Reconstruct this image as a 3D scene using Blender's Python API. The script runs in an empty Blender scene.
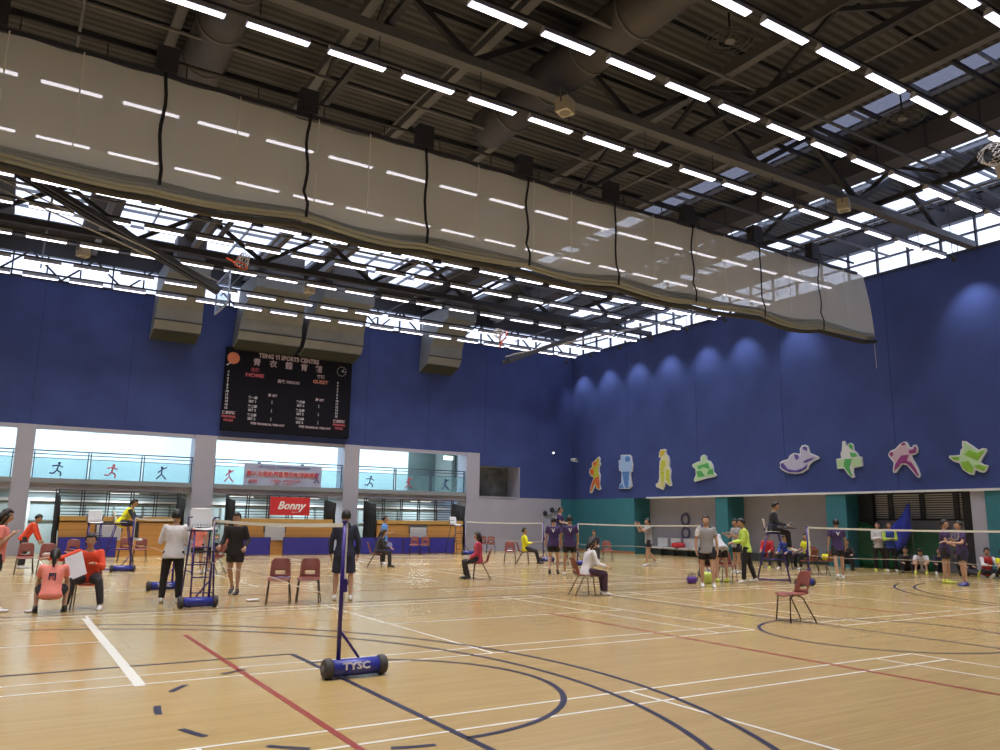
import bpy, bmesh, math, random
from mathutils import Vector, Matrix
random.seed(7)
SC = bpy.context.scene
COL = SC.collection
R = math.radians

# ------------------------------------------------------------------ camera
cam = bpy.data.objects.new('camera', bpy.data.cameras.new('camera'))
COL.objects.link(cam)
yaw, pitch, roll = 0.556896, 0.183448, 0.0136996
F = Vector((math.sin(yaw)*math.cos(pitch), math.cos(yaw)*math.cos(pitch), math.sin(pitch)))
Rv = Vector((math.cos(yaw), -math.sin(yaw), 0)); U = Rv.cross(F)
R2 = Rv*math.cos(roll)+U*math.sin(roll); U2 = U*math.cos(roll)-Rv*math.sin(roll)
cam.matrix_world = Matrix(((R2.x, U2.x, -F.x, -3.328359), (R2.y, U2.y, -F.y, -8.597744),
                           (R2.z, U2.z, -F.z, 1.593816), (0, 0, 0, 1)))
cam.data.sensor_width = 36; cam.data.lens = 36*786.609/1000
cam.data.clip_start = 0.05; cam.data.clip_end = 300
SC.camera = cam

# ------------------------------------------------------------------ sky and exposure
world = bpy.data.worlds.new('overcast_sky'); SC.world = world; world.use_nodes = True
bg = world.node_tree.nodes['Background']
bg.inputs[0].default_value = (0.74, 0.80, 1.0, 1); bg.inputs[1].default_value = 2.2
vs = SC.view_settings
vs.view_transform = 'Standard'; vs.look = 'None'; vs.gamma = 1.0; vs.exposure = 0.14
vs.use_curve_mapping = False
SC.cycles.sample_clamp_indirect = 2.0; SC.cycles.sample_clamp_direct = 12.0
FIXTURE_W = 21.5        # watts of each pair of ceiling tubes
GALLERY_W = 80.0
SOFFIT_FILL_W = 45.0          # watts of each fill lamp added under the gallery       # watts of each gallery ceiling panel
WASHER_W = 150.0          # watts of each spotlight added beside the right wall
TUBE_GLOW = 4.0

# ------------------------------------------------------------------ materials
MATS = {}
def mat(name, col, rough=0.6, metal=0.0, noise=0.0, scale=8.0, spec=None, alpha=None, emit=None, es=0.0):
    if name in MATS: return MATS[name]
    m = bpy.data.materials.new(name); m.use_nodes = True; MATS[name] = m
    nt = m.node_tree; b = nt.nodes['Principled BSDF']
    c = (*col, 1)
    b.inputs['Base Color'].default_value = c
    b.inputs['Roughness'].default_value = rough
    b.inputs['Metallic'].default_value = metal
    if spec is not None: b.inputs['Specular IOR Level'].default_value = spec
    if noise > 0:
        tc = nt.nodes.new('ShaderNodeTexCoord'); n = nt.nodes.new('ShaderNodeTexNoise')
        n.inputs['Scale'].default_value = scale; n.inputs['Detail'].default_value = 4
        nt.links.new(tc.outputs['Object'], n.inputs['Vector'])
        r = nt.nodes.new('ShaderNodeValToRGB')
        r.color_ramp.elements[0].position = .3; r.color_ramp.elements[1].position = .7
        r.color_ramp.elements[0].color = tuple(x*(1-noise) for x in col)+(1,)
        r.color_ramp.elements[1].color = tuple(min(1, x*(1+noise)) for x in col)+(1,)
        nt.links.new(n.outputs['Fac'], r.inputs['Fac']); nt.links.new(r.outputs['Color'], b.inputs['Base Color'])
    if emit:
        b.inputs['Emission Color'].default_value = (*emit, 1); b.inputs['Emission Strength'].default_value = es
    return m

def sheer(name, col, opacity, trans=0.0, grid=0.0):
    """woven mesh: a see-through share and a cloth share"""
    if name in MATS: return MATS[name]
    m = bpy.data.materials.new(name); m.use_nodes = True; MATS[name] = m
    nt = m.node_tree; nt.nodes.clear()
    o = nt.nodes.new('ShaderNodeOutputMaterial'); mx = nt.nodes.new('ShaderNodeMixShader')
    t = nt.nodes.new('ShaderNodeBsdfTransparent'); d = nt.nodes.new('ShaderNodeBsdfDiffuse')
    d.inputs[0].default_value = (*col, 1)
    src = d.outputs[0]
    if trans > 0:
        tl = nt.nodes.new('ShaderNodeBsdfTranslucent'); tl.inputs[0].default_value = (*col, 1)
        m2 = nt.nodes.new('ShaderNodeMixShader'); m2.inputs[0].default_value = trans
        nt.links.new(d.outputs[0], m2.inputs[1]); nt.links.new(tl.outputs[0], m2.inputs[2]); src = m2.outputs[0]
    nt.links.new(t.outputs[0], mx.inputs[1]); nt.links.new(src, mx.inputs[2])
    mx.inputs[0].default_value = opacity
    nt.links.new(mx.outputs[0], o.inputs['Surface'])
    return m

def glass(name, tint, haze, hazecol=(.8, .9, .95)):
    if name in MATS: return MATS[name]
    m = bpy.data.materials.new(name); m.use_nodes = True; MATS[name] = m
    nt = m.node_tree; nt.nodes.clear()
    o = nt.nodes.new('ShaderNodeOutputMaterial')
    t = nt.nodes.new('ShaderNodeBsdfTransparent'); t.inputs[0].default_value = (*tint, 1)
    g = nt.nodes.new('ShaderNodeBsdfGlossy'); g.inputs['Roughness'].default_value = .05
    d = nt.nodes.new('ShaderNodeBsdfDiffuse'); d.inputs[0].default_value = (*hazecol, 1)
    m1 = nt.nodes.new('ShaderNodeMixShader'); m1.inputs[0].default_value = haze
    nt.links.new(t.outputs[0], m1.inputs[1]); nt.links.new(d.outputs[0], m1.inputs[2])
    m2 = nt.nodes.new('ShaderNodeMixShader'); m2.inputs[0].default_value = .05
    nt.links.new(m1.outputs[0], m2.inputs[1]); nt.links.new(g.outputs[0], m2.inputs[2])
    nt.links.new(m2.outputs[0], o.inputs['Surface'])
    return m

def floor_material():
    m = bpy.data.materials.new('sports_hall_wood'); m.use_nodes = True
    nt = m.node_tree; b = nt.nodes['Principled BSDF']
    tc = nt.nodes.new('ShaderNodeTexCoord'); mp = nt.nodes.new('ShaderNodeMapping')
    nt.links.new(tc.outputs['Object'], mp.inputs[0])
    br = nt.nodes.new('ShaderNodeTexBrick'); nt.links.new(mp.outputs[0], br.inputs['Vector'])
    br.inputs['Color1'].default_value = (.41, .285, .116, 1); br.inputs['Color2'].default_value = (.45, .32, .134, 1)
    br.inputs['Mortar'].default_value = (.35, .235, .10, 1)
    br.inputs['Scale'].default_value = 1; br.inputs['Mortar Size'].default_value = .0025
    br.inputs['Brick Width'].default_value = 1.8; br.inputs['Row Height'].default_value = .065
    br.offset = .37; br.inputs['Bias'].default_value = 0
    n = nt.nodes.new('ShaderNodeTexNoise'); mp2 = nt.nodes.new('ShaderNodeMapping')
    mp2.inputs['Scale'].default_value = (.8, 7, 1); nt.links.new(tc.outputs['Object'], mp2.inputs[0])
    nt.links.new(mp2.outputs[0], n.inputs['Vector']); n.inputs['Scale'].default_value = 1.6; n.inputs['Detail'].default_value = 6
    mx = nt.nodes.new('ShaderNodeMix'); mx.data_type = 'RGBA'; mx.blend_type = 'OVERLAY'; mx.inputs[0].default_value = .18
    nt.links.new(br.outputs['Color'], mx.inputs[6]); nt.links.new(n.outputs['Fac'], mx.inputs[7])
    nt.links.new(mx.outputs[2], b.inputs['Base Color'])
    b.inputs['Roughness'].default_value = .20
    b.inputs['Specular IOR Level'].default_value = .8
    MATS[m.name] = m
    return m

def striped(name, c1, c2, per, axis, rough=.6, duty=.5, metal=0):
    """flat bands of two colours across one object axis (ribs, planks, louvres)"""
    if name in MATS: return MATS[name]
    m = bpy.data.materials.new(name); m.use_nodes = True; MATS[name] = m
    nt = m.node_tree; b = nt.nodes['Principled BSDF']; b.inputs['Roughness'].default_value = rough
    b.inputs['Metallic'].default_value = metal
    tc = nt.nodes.new('ShaderNodeTexCoord'); s = nt.nodes.new('ShaderNodeSeparateXYZ')
    nt.links.new(tc.outputs['Object'], s.inputs[0])
    d = nt.nodes.new('ShaderNodeMath'); d.operation = 'DIVIDE'; d.inputs[1].default_value = per
    nt.links.new(s.outputs[axis], d.inputs[0])
    f = nt.nodes.new('ShaderNodeMath'); f.operation = 'FRACT'; nt.links.new(d.outputs[0], f.inputs[0])
    g = nt.nodes.new('ShaderNodeMath'); g.operation = 'GREATER_THAN'; g.inputs[1].default_value = duty
    nt.links.new(f.outputs[0], g.inputs[0])
    mx = nt.nodes.new('ShaderNodeMix'); mx.data_type = 'RGBA'
    mx.inputs[6].default_value = (*c1, 1); mx.inputs[7].default_value = (*c2, 1)
    nt.links.new(g.outputs[0], mx.inputs[0]); nt.links.new(mx.outputs[2], b.inputs['Base Color'])
    return m

# ------------------------------------------------------------------ mesh helpers
class MB:
    def __init__(s): s.bm = bmesh.new()
    def box(s, x0, x1, y0, y1, z0, z1, mi=0):
        v = [s.bm.verts.new(p) for p in ((x0,y0,z0),(x1,y0,z0),(x1,y1,z0),(x0,y1,z0),(x0,y0,z1),(x1,y0,z1),(x1,y1,z1),(x0,y1,z1))]
        for f in ((3,2,1,0),(4,5,6,7),(0,1,5,4),(1,2,6,5),(2,3,7,6),(3,0,4,7)):
            s.bm.faces.new([v[i] for i in f]).material_index = mi
        return s
    def loft(s, pts, rad, n=8, side=(1,0,0), mi=0, cap=True, closed=False):
        pts = [Vector(p) for p in pts]; side = Vector(side); rings = []
        for i, p in enumerate(pts):
            if closed: t = pts[(i+1) % len(pts)]-pts[i-1]
            else: t = pts[min(i+1, len(pts)-1)]-pts[max(i-1, 0)]
            t.normalize(); sd = side
            if abs(t.dot(sd)) > .95: sd = Vector((0,1,0)) if abs(t.y) < .9 else Vector((0,0,1))
            a = (sd-t*sd.dot(t)).normalized(); b = t.cross(a)
            r = rad[i] if isinstance(rad, list) else rad
            ra, rb = r if isinstance(r, (list, tuple)) else (r, r)
            rings.append([s.bm.verts.new(p+a*ra*math.cos(k*2*math.pi/n)+b*rb*math.sin(k*2*math.pi/n)) for k in range(n)])
        m = len(rings)
        for i in range(m if closed else m-1):
            A, B = rings[i], rings[(i+1) % m]
            for k in range(n):
                f = s.bm.faces.new((A[k], A[(k+1)%n], B[(k+1)%n], B[k])); f.material_index = mi; f.smooth = n > 6
        if cap and not closed:
            s.bm.faces.new(rings[0][::-1]).material_index = mi; s.bm.faces.new(rings[-1]).material_index = mi
        return s
    def bar(s, a, b, r, n=8, mi=0): return s.loft([a, b], [r, r], n, mi=mi)
    def beam(s, a, b, w, h, mi=0):
        """rectangular bar from a to b, w across, h upright"""
        a = Vector(a); b = Vector(b); t = (b-a).normalized()
        up = Vector((0,0,1)) if abs(t.z) < .95 else Vector((0,1,0))
        sd = t.cross(up).normalized()*w/2; u = sd.cross(t).normalized()*h/2
        v = [s.bm.verts.new(p+q) for p in (a, b) for q in (-sd-u, sd-u, sd+u, -sd+u)]
        for f in ((3,2,1,0),(4,5,6,7),(0,1,5,4),(1,2,6,5),(2,3,7,6),(3,0,4,7)):
            s.bm.faces.new([v[i] for i in f]).material_index = mi
        return s
    def ball(s, c, r, n=10, mi=0, m=None):
        r = r if isinstance(r, (list, tuple)) else (r, r, r)
        res = bmesh.ops.create_uvsphere(s.bm, u_segments=n, v_segments=max(6, n*2//3), radius=1)
        M = Matrix.Translation(Vector(c)) @ (m or Matrix()) @ Matrix.Diagonal((*r, 1))
        bmesh.ops.transform(s.bm, matrix=M, verts=res['verts'])
        for v in res['verts']:
            for f in v.link_faces: f.material_index = mi; f.smooth = True
        return s
    def prism(s, poly, a0, a1, axis='x', mi=0):
        """extrude a 2-D polygon; axis is the direction of thickness"""
        def P(u, v, w):
            return {'x': (w, u, v), 'y': (u, w, v), 'z': (u, v, w)}[axis]
        A = [s.bm.verts.new(P(u, v, a0)) for u, v in poly]; B = [s.bm.verts.new(P(u, v, a1)) for u, v in poly]
        n = len(poly)
        fs = [s.bm.faces.new(A), s.bm.faces.new(B[::-1])]
        for i in range(n): fs.append(s.bm.faces.new((A[i], B[i], B[(i+1)%n], A[(i+1)%n])))
        for f in fs: f.material_index = mi
        return s
    def bevel(s, w, seg=2):
        bmesh.ops.bevel(s.bm, geom=list(s.bm.edges), offset=w, segments=seg, affect='EDGES', profile=.5)
        return s
    def build(s, name, m, parent=None, loc=None, rz=0, label=None, cat=None, group=None, kind=None, smooth=False):
        bmesh.ops.recalc_face_normals(s.bm, faces=s.bm.faces)
        me = bpy.data.meshes.new(name)
        if smooth:
            for f in s.bm.faces: f.smooth = True
        s.bm.to_mesh(me); s.bm.free()
        for x in (m if isinstance(m, (list, tuple)) else [m]): me.materials.append(x)
        return link(name, me, parent, loc, rz, label, cat, group, kind)

def link(name, data, parent=None, loc=None, rz=0, label=None, cat=None, group=None, kind=None):
    o = bpy.data.objects.new(name, data); COL.objects.link(o)
    if parent: o.parent = parent
    if loc is not None: o.location = loc
    if rz: o.rotation_euler = (0, 0, rz)
    if label: o['label'] = label
    if cat: o['category'] = cat
    if group: o['group'] = group
    if kind: o['kind'] = kind
    return o

def thing(name, label, cat, loc=(0,0,0), rz=0, group=None):
    return link(name, None, None, loc, rz, label, cat, group)

def struct(name, mb, m, parent=None):
    return mb.build(name, m, parent, kind='structure')

def copy_tree(o, parent=None):
    c = o.copy(); COL.objects.link(c); c.parent = parent
    for ch in o.children: copy_tree(ch, c)
    return c

TEXTS = []
def text(name, body, size, m, parent, loc, rot=(R(90), 0, 0), align='CENTER', bold=0.0, shear=0.0, ext=.004, sx=1.0):
    cu = bpy.data.curves.new(name, 'FONT'); cu.body = body; cu.size = size; cu.align_x = align; cu.align_y = 'CENTER'
    cu.extrude = ext; cu.offset = bold; cu.shear = shear; cu.resolution_u = 2
    o = bpy.data.objects.new(name, cu); COL.objects.link(o)
    TEXTS.append((o, name, m, parent, loc, rot, (sx, 1, 1)))

def finish_text():
    """turn every piece of lettering into a mesh of its own"""
    dg = bpy.context.evaluated_depsgraph_get(); done = []
    for o, name, m, parent, loc, rot, sc in TEXTS:
        me = bpy.data.meshes.new_from_object(o.evaluated_get(dg)); me.materials.clear(); me.materials.append(m)
        done.append((o, me, name, parent, loc, rot, sc))
    for o, me, name, parent, loc, rot, sc in done:
        bpy.data.objects.remove(o); me.name = name
        q = link(name, me, parent, loc); q.rotation_euler = rot; q.scale = sc

# outlines of the wall figures, metres along and up the right wall
FIGS=[
 ('hiker',[(25.91,5.21),(25.81,5.12),(25.83,4.88),(25.73,4.78),(25.87,4.65),(25.9,4.35),(25.8,4.18),(25.83,3.89),(25.88,3.69),(25.75,3.42),(25.89,3.35),(26.13,3.43),(26.25,3.67),(26.36,3.5),(26.52,3.24),(26.67,3.2),(26.73,3.28),(26.63,3.61),(26.46,3.91),(26.35,4.07),(26.62,4.15),(26.78,4.36),(26.72,4.56),(26.51,4.65),(26.5,4.89),(26.29,4.99),(26.07,5.13)],[('orange_red',[(26.67,4.52),(26.45,4.58),(26.3,4.4),(26.35,4.21),(26.59,4.25)]),('orange_red',[(26.4,4.91),(26.11,4.95),(26.08,4.76),(26.34,4.71)]),('lime',[(26.29,4.57),(25.97,4.59),(25.95,4.22),(26.23,4.03)]),('orange_red',[(26.3,4.0),(25.88,4.09),(25.85,3.75),(25.81,3.46),(25.99,3.43),(26.2,3.83),(26.41,3.57),(26.6,3.28),(26.66,3.34),(26.52,3.71)])]),
 ('climber',[(24.03,5.19),(23.35,5.16),(23.19,5.06),(23.16,4.86),(23.08,4.61),(23.13,4.26),(23.28,4.21),(23.25,3.92),(23.17,3.48),(23.3,3.41),(23.39,3.36),(24.21,3.38),(24.19,3.57),(24.01,3.69),(23.98,4.27),(24.17,4.37),(24.2,4.89),(24.03,4.93)],[('mid_blue',[(23.69,4.99),(23.44,5.1),(23.26,4.97),(23.31,4.8),(23.6,4.79)]),('pale_blue',[(23.74,4.74),(23.14,4.72),(23.15,4.29),(23.7,4.35)]),('mid_blue',[(23.93,4.27),(23.32,4.27),(23.41,3.93),(23.46,3.41),(23.68,3.43),(23.77,3.69)]),('mid_blue',[(24.17,3.57),(23.91,3.63),(23.8,3.4),(24.17,3.4)]),('pale_blue',[(23.98,5.14),(23.73,5.13),(23.74,4.8),(23.98,4.83)])]),
 ('walker',[(20.97,5.26),(20.67,5.28),(20.56,5.23),(20.59,5.05),(20.39,4.86),(20.34,4.64),(20.38,4.41),(20.27,4.16),(20.32,3.81),(20.24,3.45),(20.36,3.41),(20.52,3.49),(20.68,3.64),(20.74,3.41),(20.87,3.23),(21.04,3.3),(21.34,3.39),(21.37,3.55),(21.2,3.6),(21.11,3.84),(21.09,4.26),(21.05,4.68),(20.93,4.83),(21.1,4.88),(21.06,5.11)],[('gold',[(20.98,5.2),(20.71,5.24),(20.63,5.17),(20.72,5.0),(20.94,4.89),(21.02,5.02)]),('lime',[(20.91,4.71),(20.65,4.72),(20.61,4.48),(20.84,4.19),(21.01,4.2)]),('lime',[(20.6,4.24),(20.33,4.2),(20.37,3.81),(20.31,3.48),(20.48,3.58),(20.61,3.82)]),('lime',[(21.01,4.14),(20.71,4.18),(20.77,3.71),(20.91,3.35),(20.93,3.83)])]),
 ('gymnast',[(18.2,4.78),(18.04,4.83),(17.88,4.74),(17.86,4.57),(17.64,4.48),(17.5,4.26),(17.47,3.98),(17.3,3.82),(17.42,3.75),(17.98,3.69),(18.7,3.56),(18.73,3.69),(18.59,3.89),(18.61,4.17),(18.8,4.3),(18.8,4.41),(18.44,4.51),(18.25,4.53),(18.26,4.67)],[('green',[(18.49,4.31),(18.06,4.37),(17.8,4.43),(17.66,4.1),(18.07,4.23),(18.38,4.13)]),('green',[(17.72,4.1),(17.51,4.12),(17.45,3.88),(17.9,3.89)]),('green',[(18.54,4.06),(18.23,4.07),(18.0,3.81),(18.47,3.77)]),('pale_green',[(18.17,4.74),(17.94,4.74),(17.95,4.59),(18.18,4.58)])]),
 ('swimmer',[(12.56,4.86),(12.42,4.88),(12.27,4.82),(12.24,4.67),(12.2,4.53),(12.01,4.45),(11.78,4.34),(11.79,4.27),(12.08,4.17),(12.25,4.06),(12.34,3.87),(12.64,3.72),(12.99,3.7),(13.33,3.75),(13.58,3.87),(13.73,4.0),(13.69,4.11),(13.71,4.22),(13.55,4.29),(13.27,4.34),(13.19,4.48),(12.98,4.58),(12.76,4.54),(12.66,4.49),(12.67,4.72)],[('violet',[(12.55,4.76),(12.42,4.82),(12.3,4.76),(12.3,4.61),(12.45,4.67)]),('violet',[(12.95,4.52),(12.77,4.49),(12.71,4.35),(12.87,4.26),(12.94,4.41)]),('violet',[(13.66,4.17),(13.51,4.18),(13.46,4.1),(13.32,3.92),(12.93,3.84),(12.58,3.91),(12.33,4.08),(12.39,3.9),(12.73,3.76),(13.23,3.78),(13.53,3.91),(13.66,4.02)]),('violet',[(12.31,4.28),(11.97,4.33),(12.12,4.23),(12.42,4.13),(12.56,4.17)])]),
 ('vaulter',[(10.67,4.88),(10.58,4.9),(10.53,4.81),(10.51,4.67),(10.41,4.76),(10.32,4.8),(10.22,4.75),(10.19,4.59),(10.19,4.51),(10.07,4.41),(10.0,4.26),(9.87,4.22),(9.87,3.87),(10.25,3.81),(10.28,3.66),(10.23,3.46),(10.34,3.43),(10.52,3.59),(10.68,3.82),(10.97,3.82),(10.99,4.21),(10.76,4.23),(10.78,4.41),(10.71,4.55)],[('pale_green',[(10.96,4.17),(10.63,4.18),(10.68,3.86),(10.95,3.86)]),('pale_green',[(10.28,4.17),(9.91,4.18),(9.91,3.91),(10.3,3.86)]),('green',[(10.37,4.43),(10.12,4.38),(10.03,4.26),(10.26,4.22),(10.34,4.29)]),('green',[(10.6,4.18),(10.3,4.18),(10.36,3.98),(10.42,3.82),(10.32,3.51),(10.38,3.5),(10.56,3.75),(10.67,3.91)]),('green',[(10.41,4.74),(10.3,4.76),(10.22,4.67),(10.24,4.52),(10.36,4.6)])]),
 ('fighter',[(8.17,4.67),(8.07,4.68),(7.99,4.6),(7.96,4.48),(7.84,4.44),(7.79,4.53),(7.69,4.54),(7.63,4.4),(7.66,4.24),(7.77,4.18),(7.89,4.16),(7.83,3.99),(7.69,3.7),(7.62,3.42),(7.67,3.33),(7.74,3.36),(7.94,3.62),(8.09,3.81),(8.27,3.85),(8.4,3.73),(8.52,3.57),(8.62,3.55),(8.65,3.63),(8.59,3.94),(8.75,4.14),(8.78,4.26),(8.68,4.38),(8.49,4.44),(8.28,4.62)],[('magenta',[(8.26,4.18),(7.99,4.19),(8.08,3.98),(7.91,3.9),(7.76,3.66),(7.67,3.43),(7.71,3.39),(7.93,3.7),(8.09,3.87),(8.29,3.89),(8.51,3.69),(8.59,3.61),(8.54,3.84),(8.37,4.07)]),('magenta',[(8.74,4.28),(8.61,4.34),(8.57,4.23),(8.67,4.15)]),('magenta',[(7.95,4.35),(7.8,4.37),(7.74,4.5),(7.67,4.4),(7.71,4.24),(7.89,4.22),(7.98,4.26)]),('magenta',[(8.23,4.62),(8.12,4.65),(8.05,4.58),(8.13,4.55),(8.22,4.55)])]),
 ('leaper',[(6.03,4.55),(5.93,4.53),(5.74,4.38),(5.53,4.19),(5.39,4.25),(5.27,4.23),(5.26,4.13),(5.38,3.96),(5.5,3.79),(5.42,3.71),(5.25,3.65),(5.32,3.5),(5.41,3.42),(5.53,3.44),(5.69,3.54),(5.75,3.36),(5.9,3.39),(6.11,3.56),(6.19,3.78),(6.37,3.84),(6.54,3.99),(6.52,4.07),(6.35,4.06),(6.15,4.07),(6.11,4.25),(6.04,4.29),(6.05,4.43)],[('leaf',[(6.01,4.07),(5.82,4.22),(5.56,4.09),(5.47,4.13),(5.3,4.19),(5.48,3.97),(5.58,3.83),(5.7,3.91),(5.87,3.99)]),('leaf',[(6.15,3.8),(5.88,3.85),(5.74,3.6),(5.78,3.42),(5.96,3.48),(6.1,3.62)]),('leaf',[(5.7,3.68),(5.55,3.7),(5.29,3.62),(5.4,3.48),(5.61,3.57)]),('leaf',[(6.48,4.02),(6.17,4.0),(6.18,3.9),(6.36,3.89)])]),
]
# ------------------------------------------------------------------ the hall: sizes in metres
XR, YB, ZW = 24.8, 28.4, 11.3       # right wall, back wall, top of the blue walls
XL, YN = -19.0, -15.0               # left and near walls, outside the frame
blue = mat('blue_acoustic_wall', (.056, .082, .245), .85, noise=.14, scale=.7, spec=.15)
grey = mat('lilac_grey_paint', (.42, .42, .50), .7, noise=.04, scale=1.2)
teal = mat('teal_paint', (.035, .19, .235), .6, noise=.05, scale=2)
white_trim = mat('white_trim', (.75, .78, .8), .5)
floor_m = floor_material()
dark_steel = mat('dark_steel', (.036, .038, .052), .6)
steel = mat('beige_steel', (.135, .137, .155), .6)
deck_m = striped('ribbed_roof_deck', (.036, .037, .042), (.085, .088, .095), .25, 1, .7)
duct_m = mat('duct_sheet', (.075, .070, .074), .55, noise=.15, scale=1.5)
sky_glass = glass('skylight_glass', (.95, .97, 1), .06)
pale_glass = glass('pale_balustrade_glass', (.80, .93, .94), .12, (.6, .85, .88))

# floor and its painted lines
fl = struct('floor', MB().box(XL, XR, YN, YB, -.2, 0).box(XR, 26.4, -15, YB, -.2, 0).box(-19, 19, YB, 31, -.2, 0), floor_m)
line_w = mat('white_court_paint', (.66, .65, .60), .3)
line_k = mat('navy_court_paint', (.022, .022, .05), .35)
line_r = mat('red_court_paint', (.25, .04, .03), .35)
Z0, Z1, Z2 = .0008, .0022, .003
def rect(mb, x0, x1, y0, y1, z=Z1):
    mb.box(min(x0,x1), max(x0,x1), min(y0,y1), max(y0,y1), Z0, z)
def hline(mb, x0, x1, y, w=.038, z=Z1): rect(mb, x0, x1, y-w/2, y+w/2, z)
def vline(mb, y0, y1, x, w=.038, z=Z1): rect(mb, x-w/2, x+w/2, y0, y1, z)
def court(cx, y0, half_from=-1):
    mb = MB()
    for y in (y0, y0+.46, y0+5.64, y0+6.1): hline(mb, cx-6.7, cx+6.7, y)
    for x in (-6.7, -5.94, -1.98, 1.98, 5.94, 6.7): vline(mb, y0, y0+6.1, cx+x, z=Z1+.0004)
    hline(mb, cx-6.7, cx-1.98, y0+3.05); hline(mb, cx+1.98, cx+6.7, y0+3.05)
    struct('badminton_lines', mb, line_w, fl)
for cx, y0 in ((0, 0), (0, -8.59), (0, 10.45), (0, 18.9), (15.2, -.3), (15.2, 9.15), (15.2, 17.95)): court(cx, y0)
def arc(mb, cx, cy, r, a0, a1, w=.05, n=48, z=Z2):
    pts = []
    for i in range(n+1):
        a = R(a0+(a1-a0)*i/n)
        pts.append(((cx+(r-w/2)*math.cos(a), cy+(r-w/2)*math.sin(a)), (cx+(r+w/2)*math.cos(a), cy+(r+w/2)*math.sin(a))))
    for (a, b), (c, d) in zip(pts, pts[1:]):
        v = [mb.bm.verts.new((p[0], p[1], z)) for p in (a, b, d, c)]
        mb.bm.faces.new(v)
bk = MB()
for s, bx in ((1, -4.45), (-1, 20.9)):
    a0 = 0 if s > 0 else 180
    arc(bk, bx, -1.45, 6.3, a0-76, a0+76, .055, 80); arc(bk, bx, -1.45, 6.78, a0-70, a0+70, .055, 80)
    fx = bx+s*4.25
    arc(bk, fx, -1.4, 1.78, a0-90, a0+90, .06, 40)
    for k in range(6): arc(bk, fx, -1.4, 1.85, a0+113+k*27.6, a0+123+k*27.6, .06, 5)
    vline(bk, -3.85, 1.05, fx, .06, Z2); hline(bk, bx-s*1.6, fx, 1.05, .05, Z2); hline(bk, bx-s*1.6, fx, -3.85, .05, Z2)
arc(bk, 8.2, -1.2, 1.82, 0, 360, .055, 72)
vline(bk, -8.9, 6.5, 8.25, .05, Z2)
hline(bk, -6.2, 22.6, 6.35, .05, Z2); hline(bk, -6.2, 22.6, -9.2, .05, Z2); vline(bk, -9.2, 6.35, 22.6, .05, Z2)
struct('basketball_lines', bk, line_k, fl)
rd = MB()
for x in (-1.0, 5.08, 11.2): vline(rd, -9.5, 3.2, x, .06, Z2)
hline(rd, -1.0, 16, 8.6, .05, Z2)
struct('volleyball_lines', rd, line_r, fl)
th = MB(); vline(th, -.1, 5.7, -2.02, .095, Z2+.001)
hline(th, 5.5, 23, 7.75, .05, Z2); hline(th, 5.5, 23, 8.15, .05, Z2)
struct('service_line', th, line_w, fl)

# back wall: blue above, grey gallery structure below
bw = MB()
bw.box(XL, 18.42, YB, YB+.4, 5.2, ZW)
bw.box(18.42, 21.12, YB, YB+.4, 4.56, ZW)
bw.box(21.12, XR+.4, YB, YB+.4, 2.87, ZW)
struct('wall_back', bw, blue)
gb = MB()
gb.box(18.42, 23.95, YB, YB+.4, 0, 2.87)
gb.box(18.40, 21.14, YB-.02, YB+.4, 2.83, 2.90)
struct('wall_lower_back', gb, grey)
struct('wall_corner', MB().box(23.95, XR, YB, YB+.4, 0, 2.87), teal)
win = MB().box(18.42, 21.12, YB+1.2, YB+1.3, 2.87, 4.56)
dark_win = mat('dark_room_behind_window', (.16, .17, .16), .4, noise=.5, scale=2)
struct('window_3', win, dark_win)
wf = MB().box(21.06, 21.12, YB+.02, YB+1.2, 2.9, 4.56).box(18.42, 21.12, YB, YB+1.2, 2.80, 2.88).box(18.42, 21.12, YB+.4, YB+1.2, 4.56, 4.62)
struct('window_frame', wf, grey, bpy.data.objects['window_3'])
# seam boards in the blue wall
trim_blue = mat('blue_seam', (.02, .035, .15), .8)
sm = MB()
for x in (-6.2, -2.7, .8, 11.8, 15.3, 18.8, 22.3): sm.box(x-.012, x+.012, YB-.006, YB, 5.3, ZW-.1)
struct('trim_1', sm, trim_blue)

# gallery: columns, slab, ceiling, lit wall
gal = MB()
for x0, x1 in ((-3.1, -2.45), (3.72, 4.62), (10.72, 11.5), (17.62, 18.42)):
    gal.box(x0, x1, YB-.12, YB+.02, 0, 5.2).box(x0, x1, YB+.02, YB+.9, 0, 6.2)
for x0, x1 in ((-9.6, -8.9), (-16, -15.2)): gal.box(x0, x1, YB-.12, YB+.9, 0, 5.2)
struct('wall_gallery_columns', gal, grey)
slab = MB().box(XL, 17.62, YB, 34, 2.62, 3.0)
struct('floor_gallery', slab, grey)
struct('trim_2', MB().box(XL, 17.62, YB-.1, YB+.02, 2.86, 3.06), mat('grey_slab_edge', (.28, .31, .33), .6))
gwall = mat('bright_gallery_wall', (.80, .88, .90), .8)
gc = MB().box(XL, 18.5, YB+.4, 33, 6.2, 6.3)
struct('ceiling_gallery', gc, gwall)
struct('wall_gallery', MB().box(XL, 18.5, 32.6, 33, 3.0, 6.3).box(18.3, 18.5, YB+.4, 32.6, 3.0, 6.3), gwall)
struct('trim_3', MB().box(XL, 17.62, YB-.03, YB+.25, 5.04, 5.2), grey)
struct('door_3', MB().box(16.2, 17.9, 32.5, 32.6, 3.0, 5.9), mat('dark_green_door', (.09, .12, .12), .6))
struct('wall_gallery_side', MB().box(17.9, 18.1, 30.5, 32.6, 3.0, 6.2), mat('olive_grey', (.20, .22, .22), .7))
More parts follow.
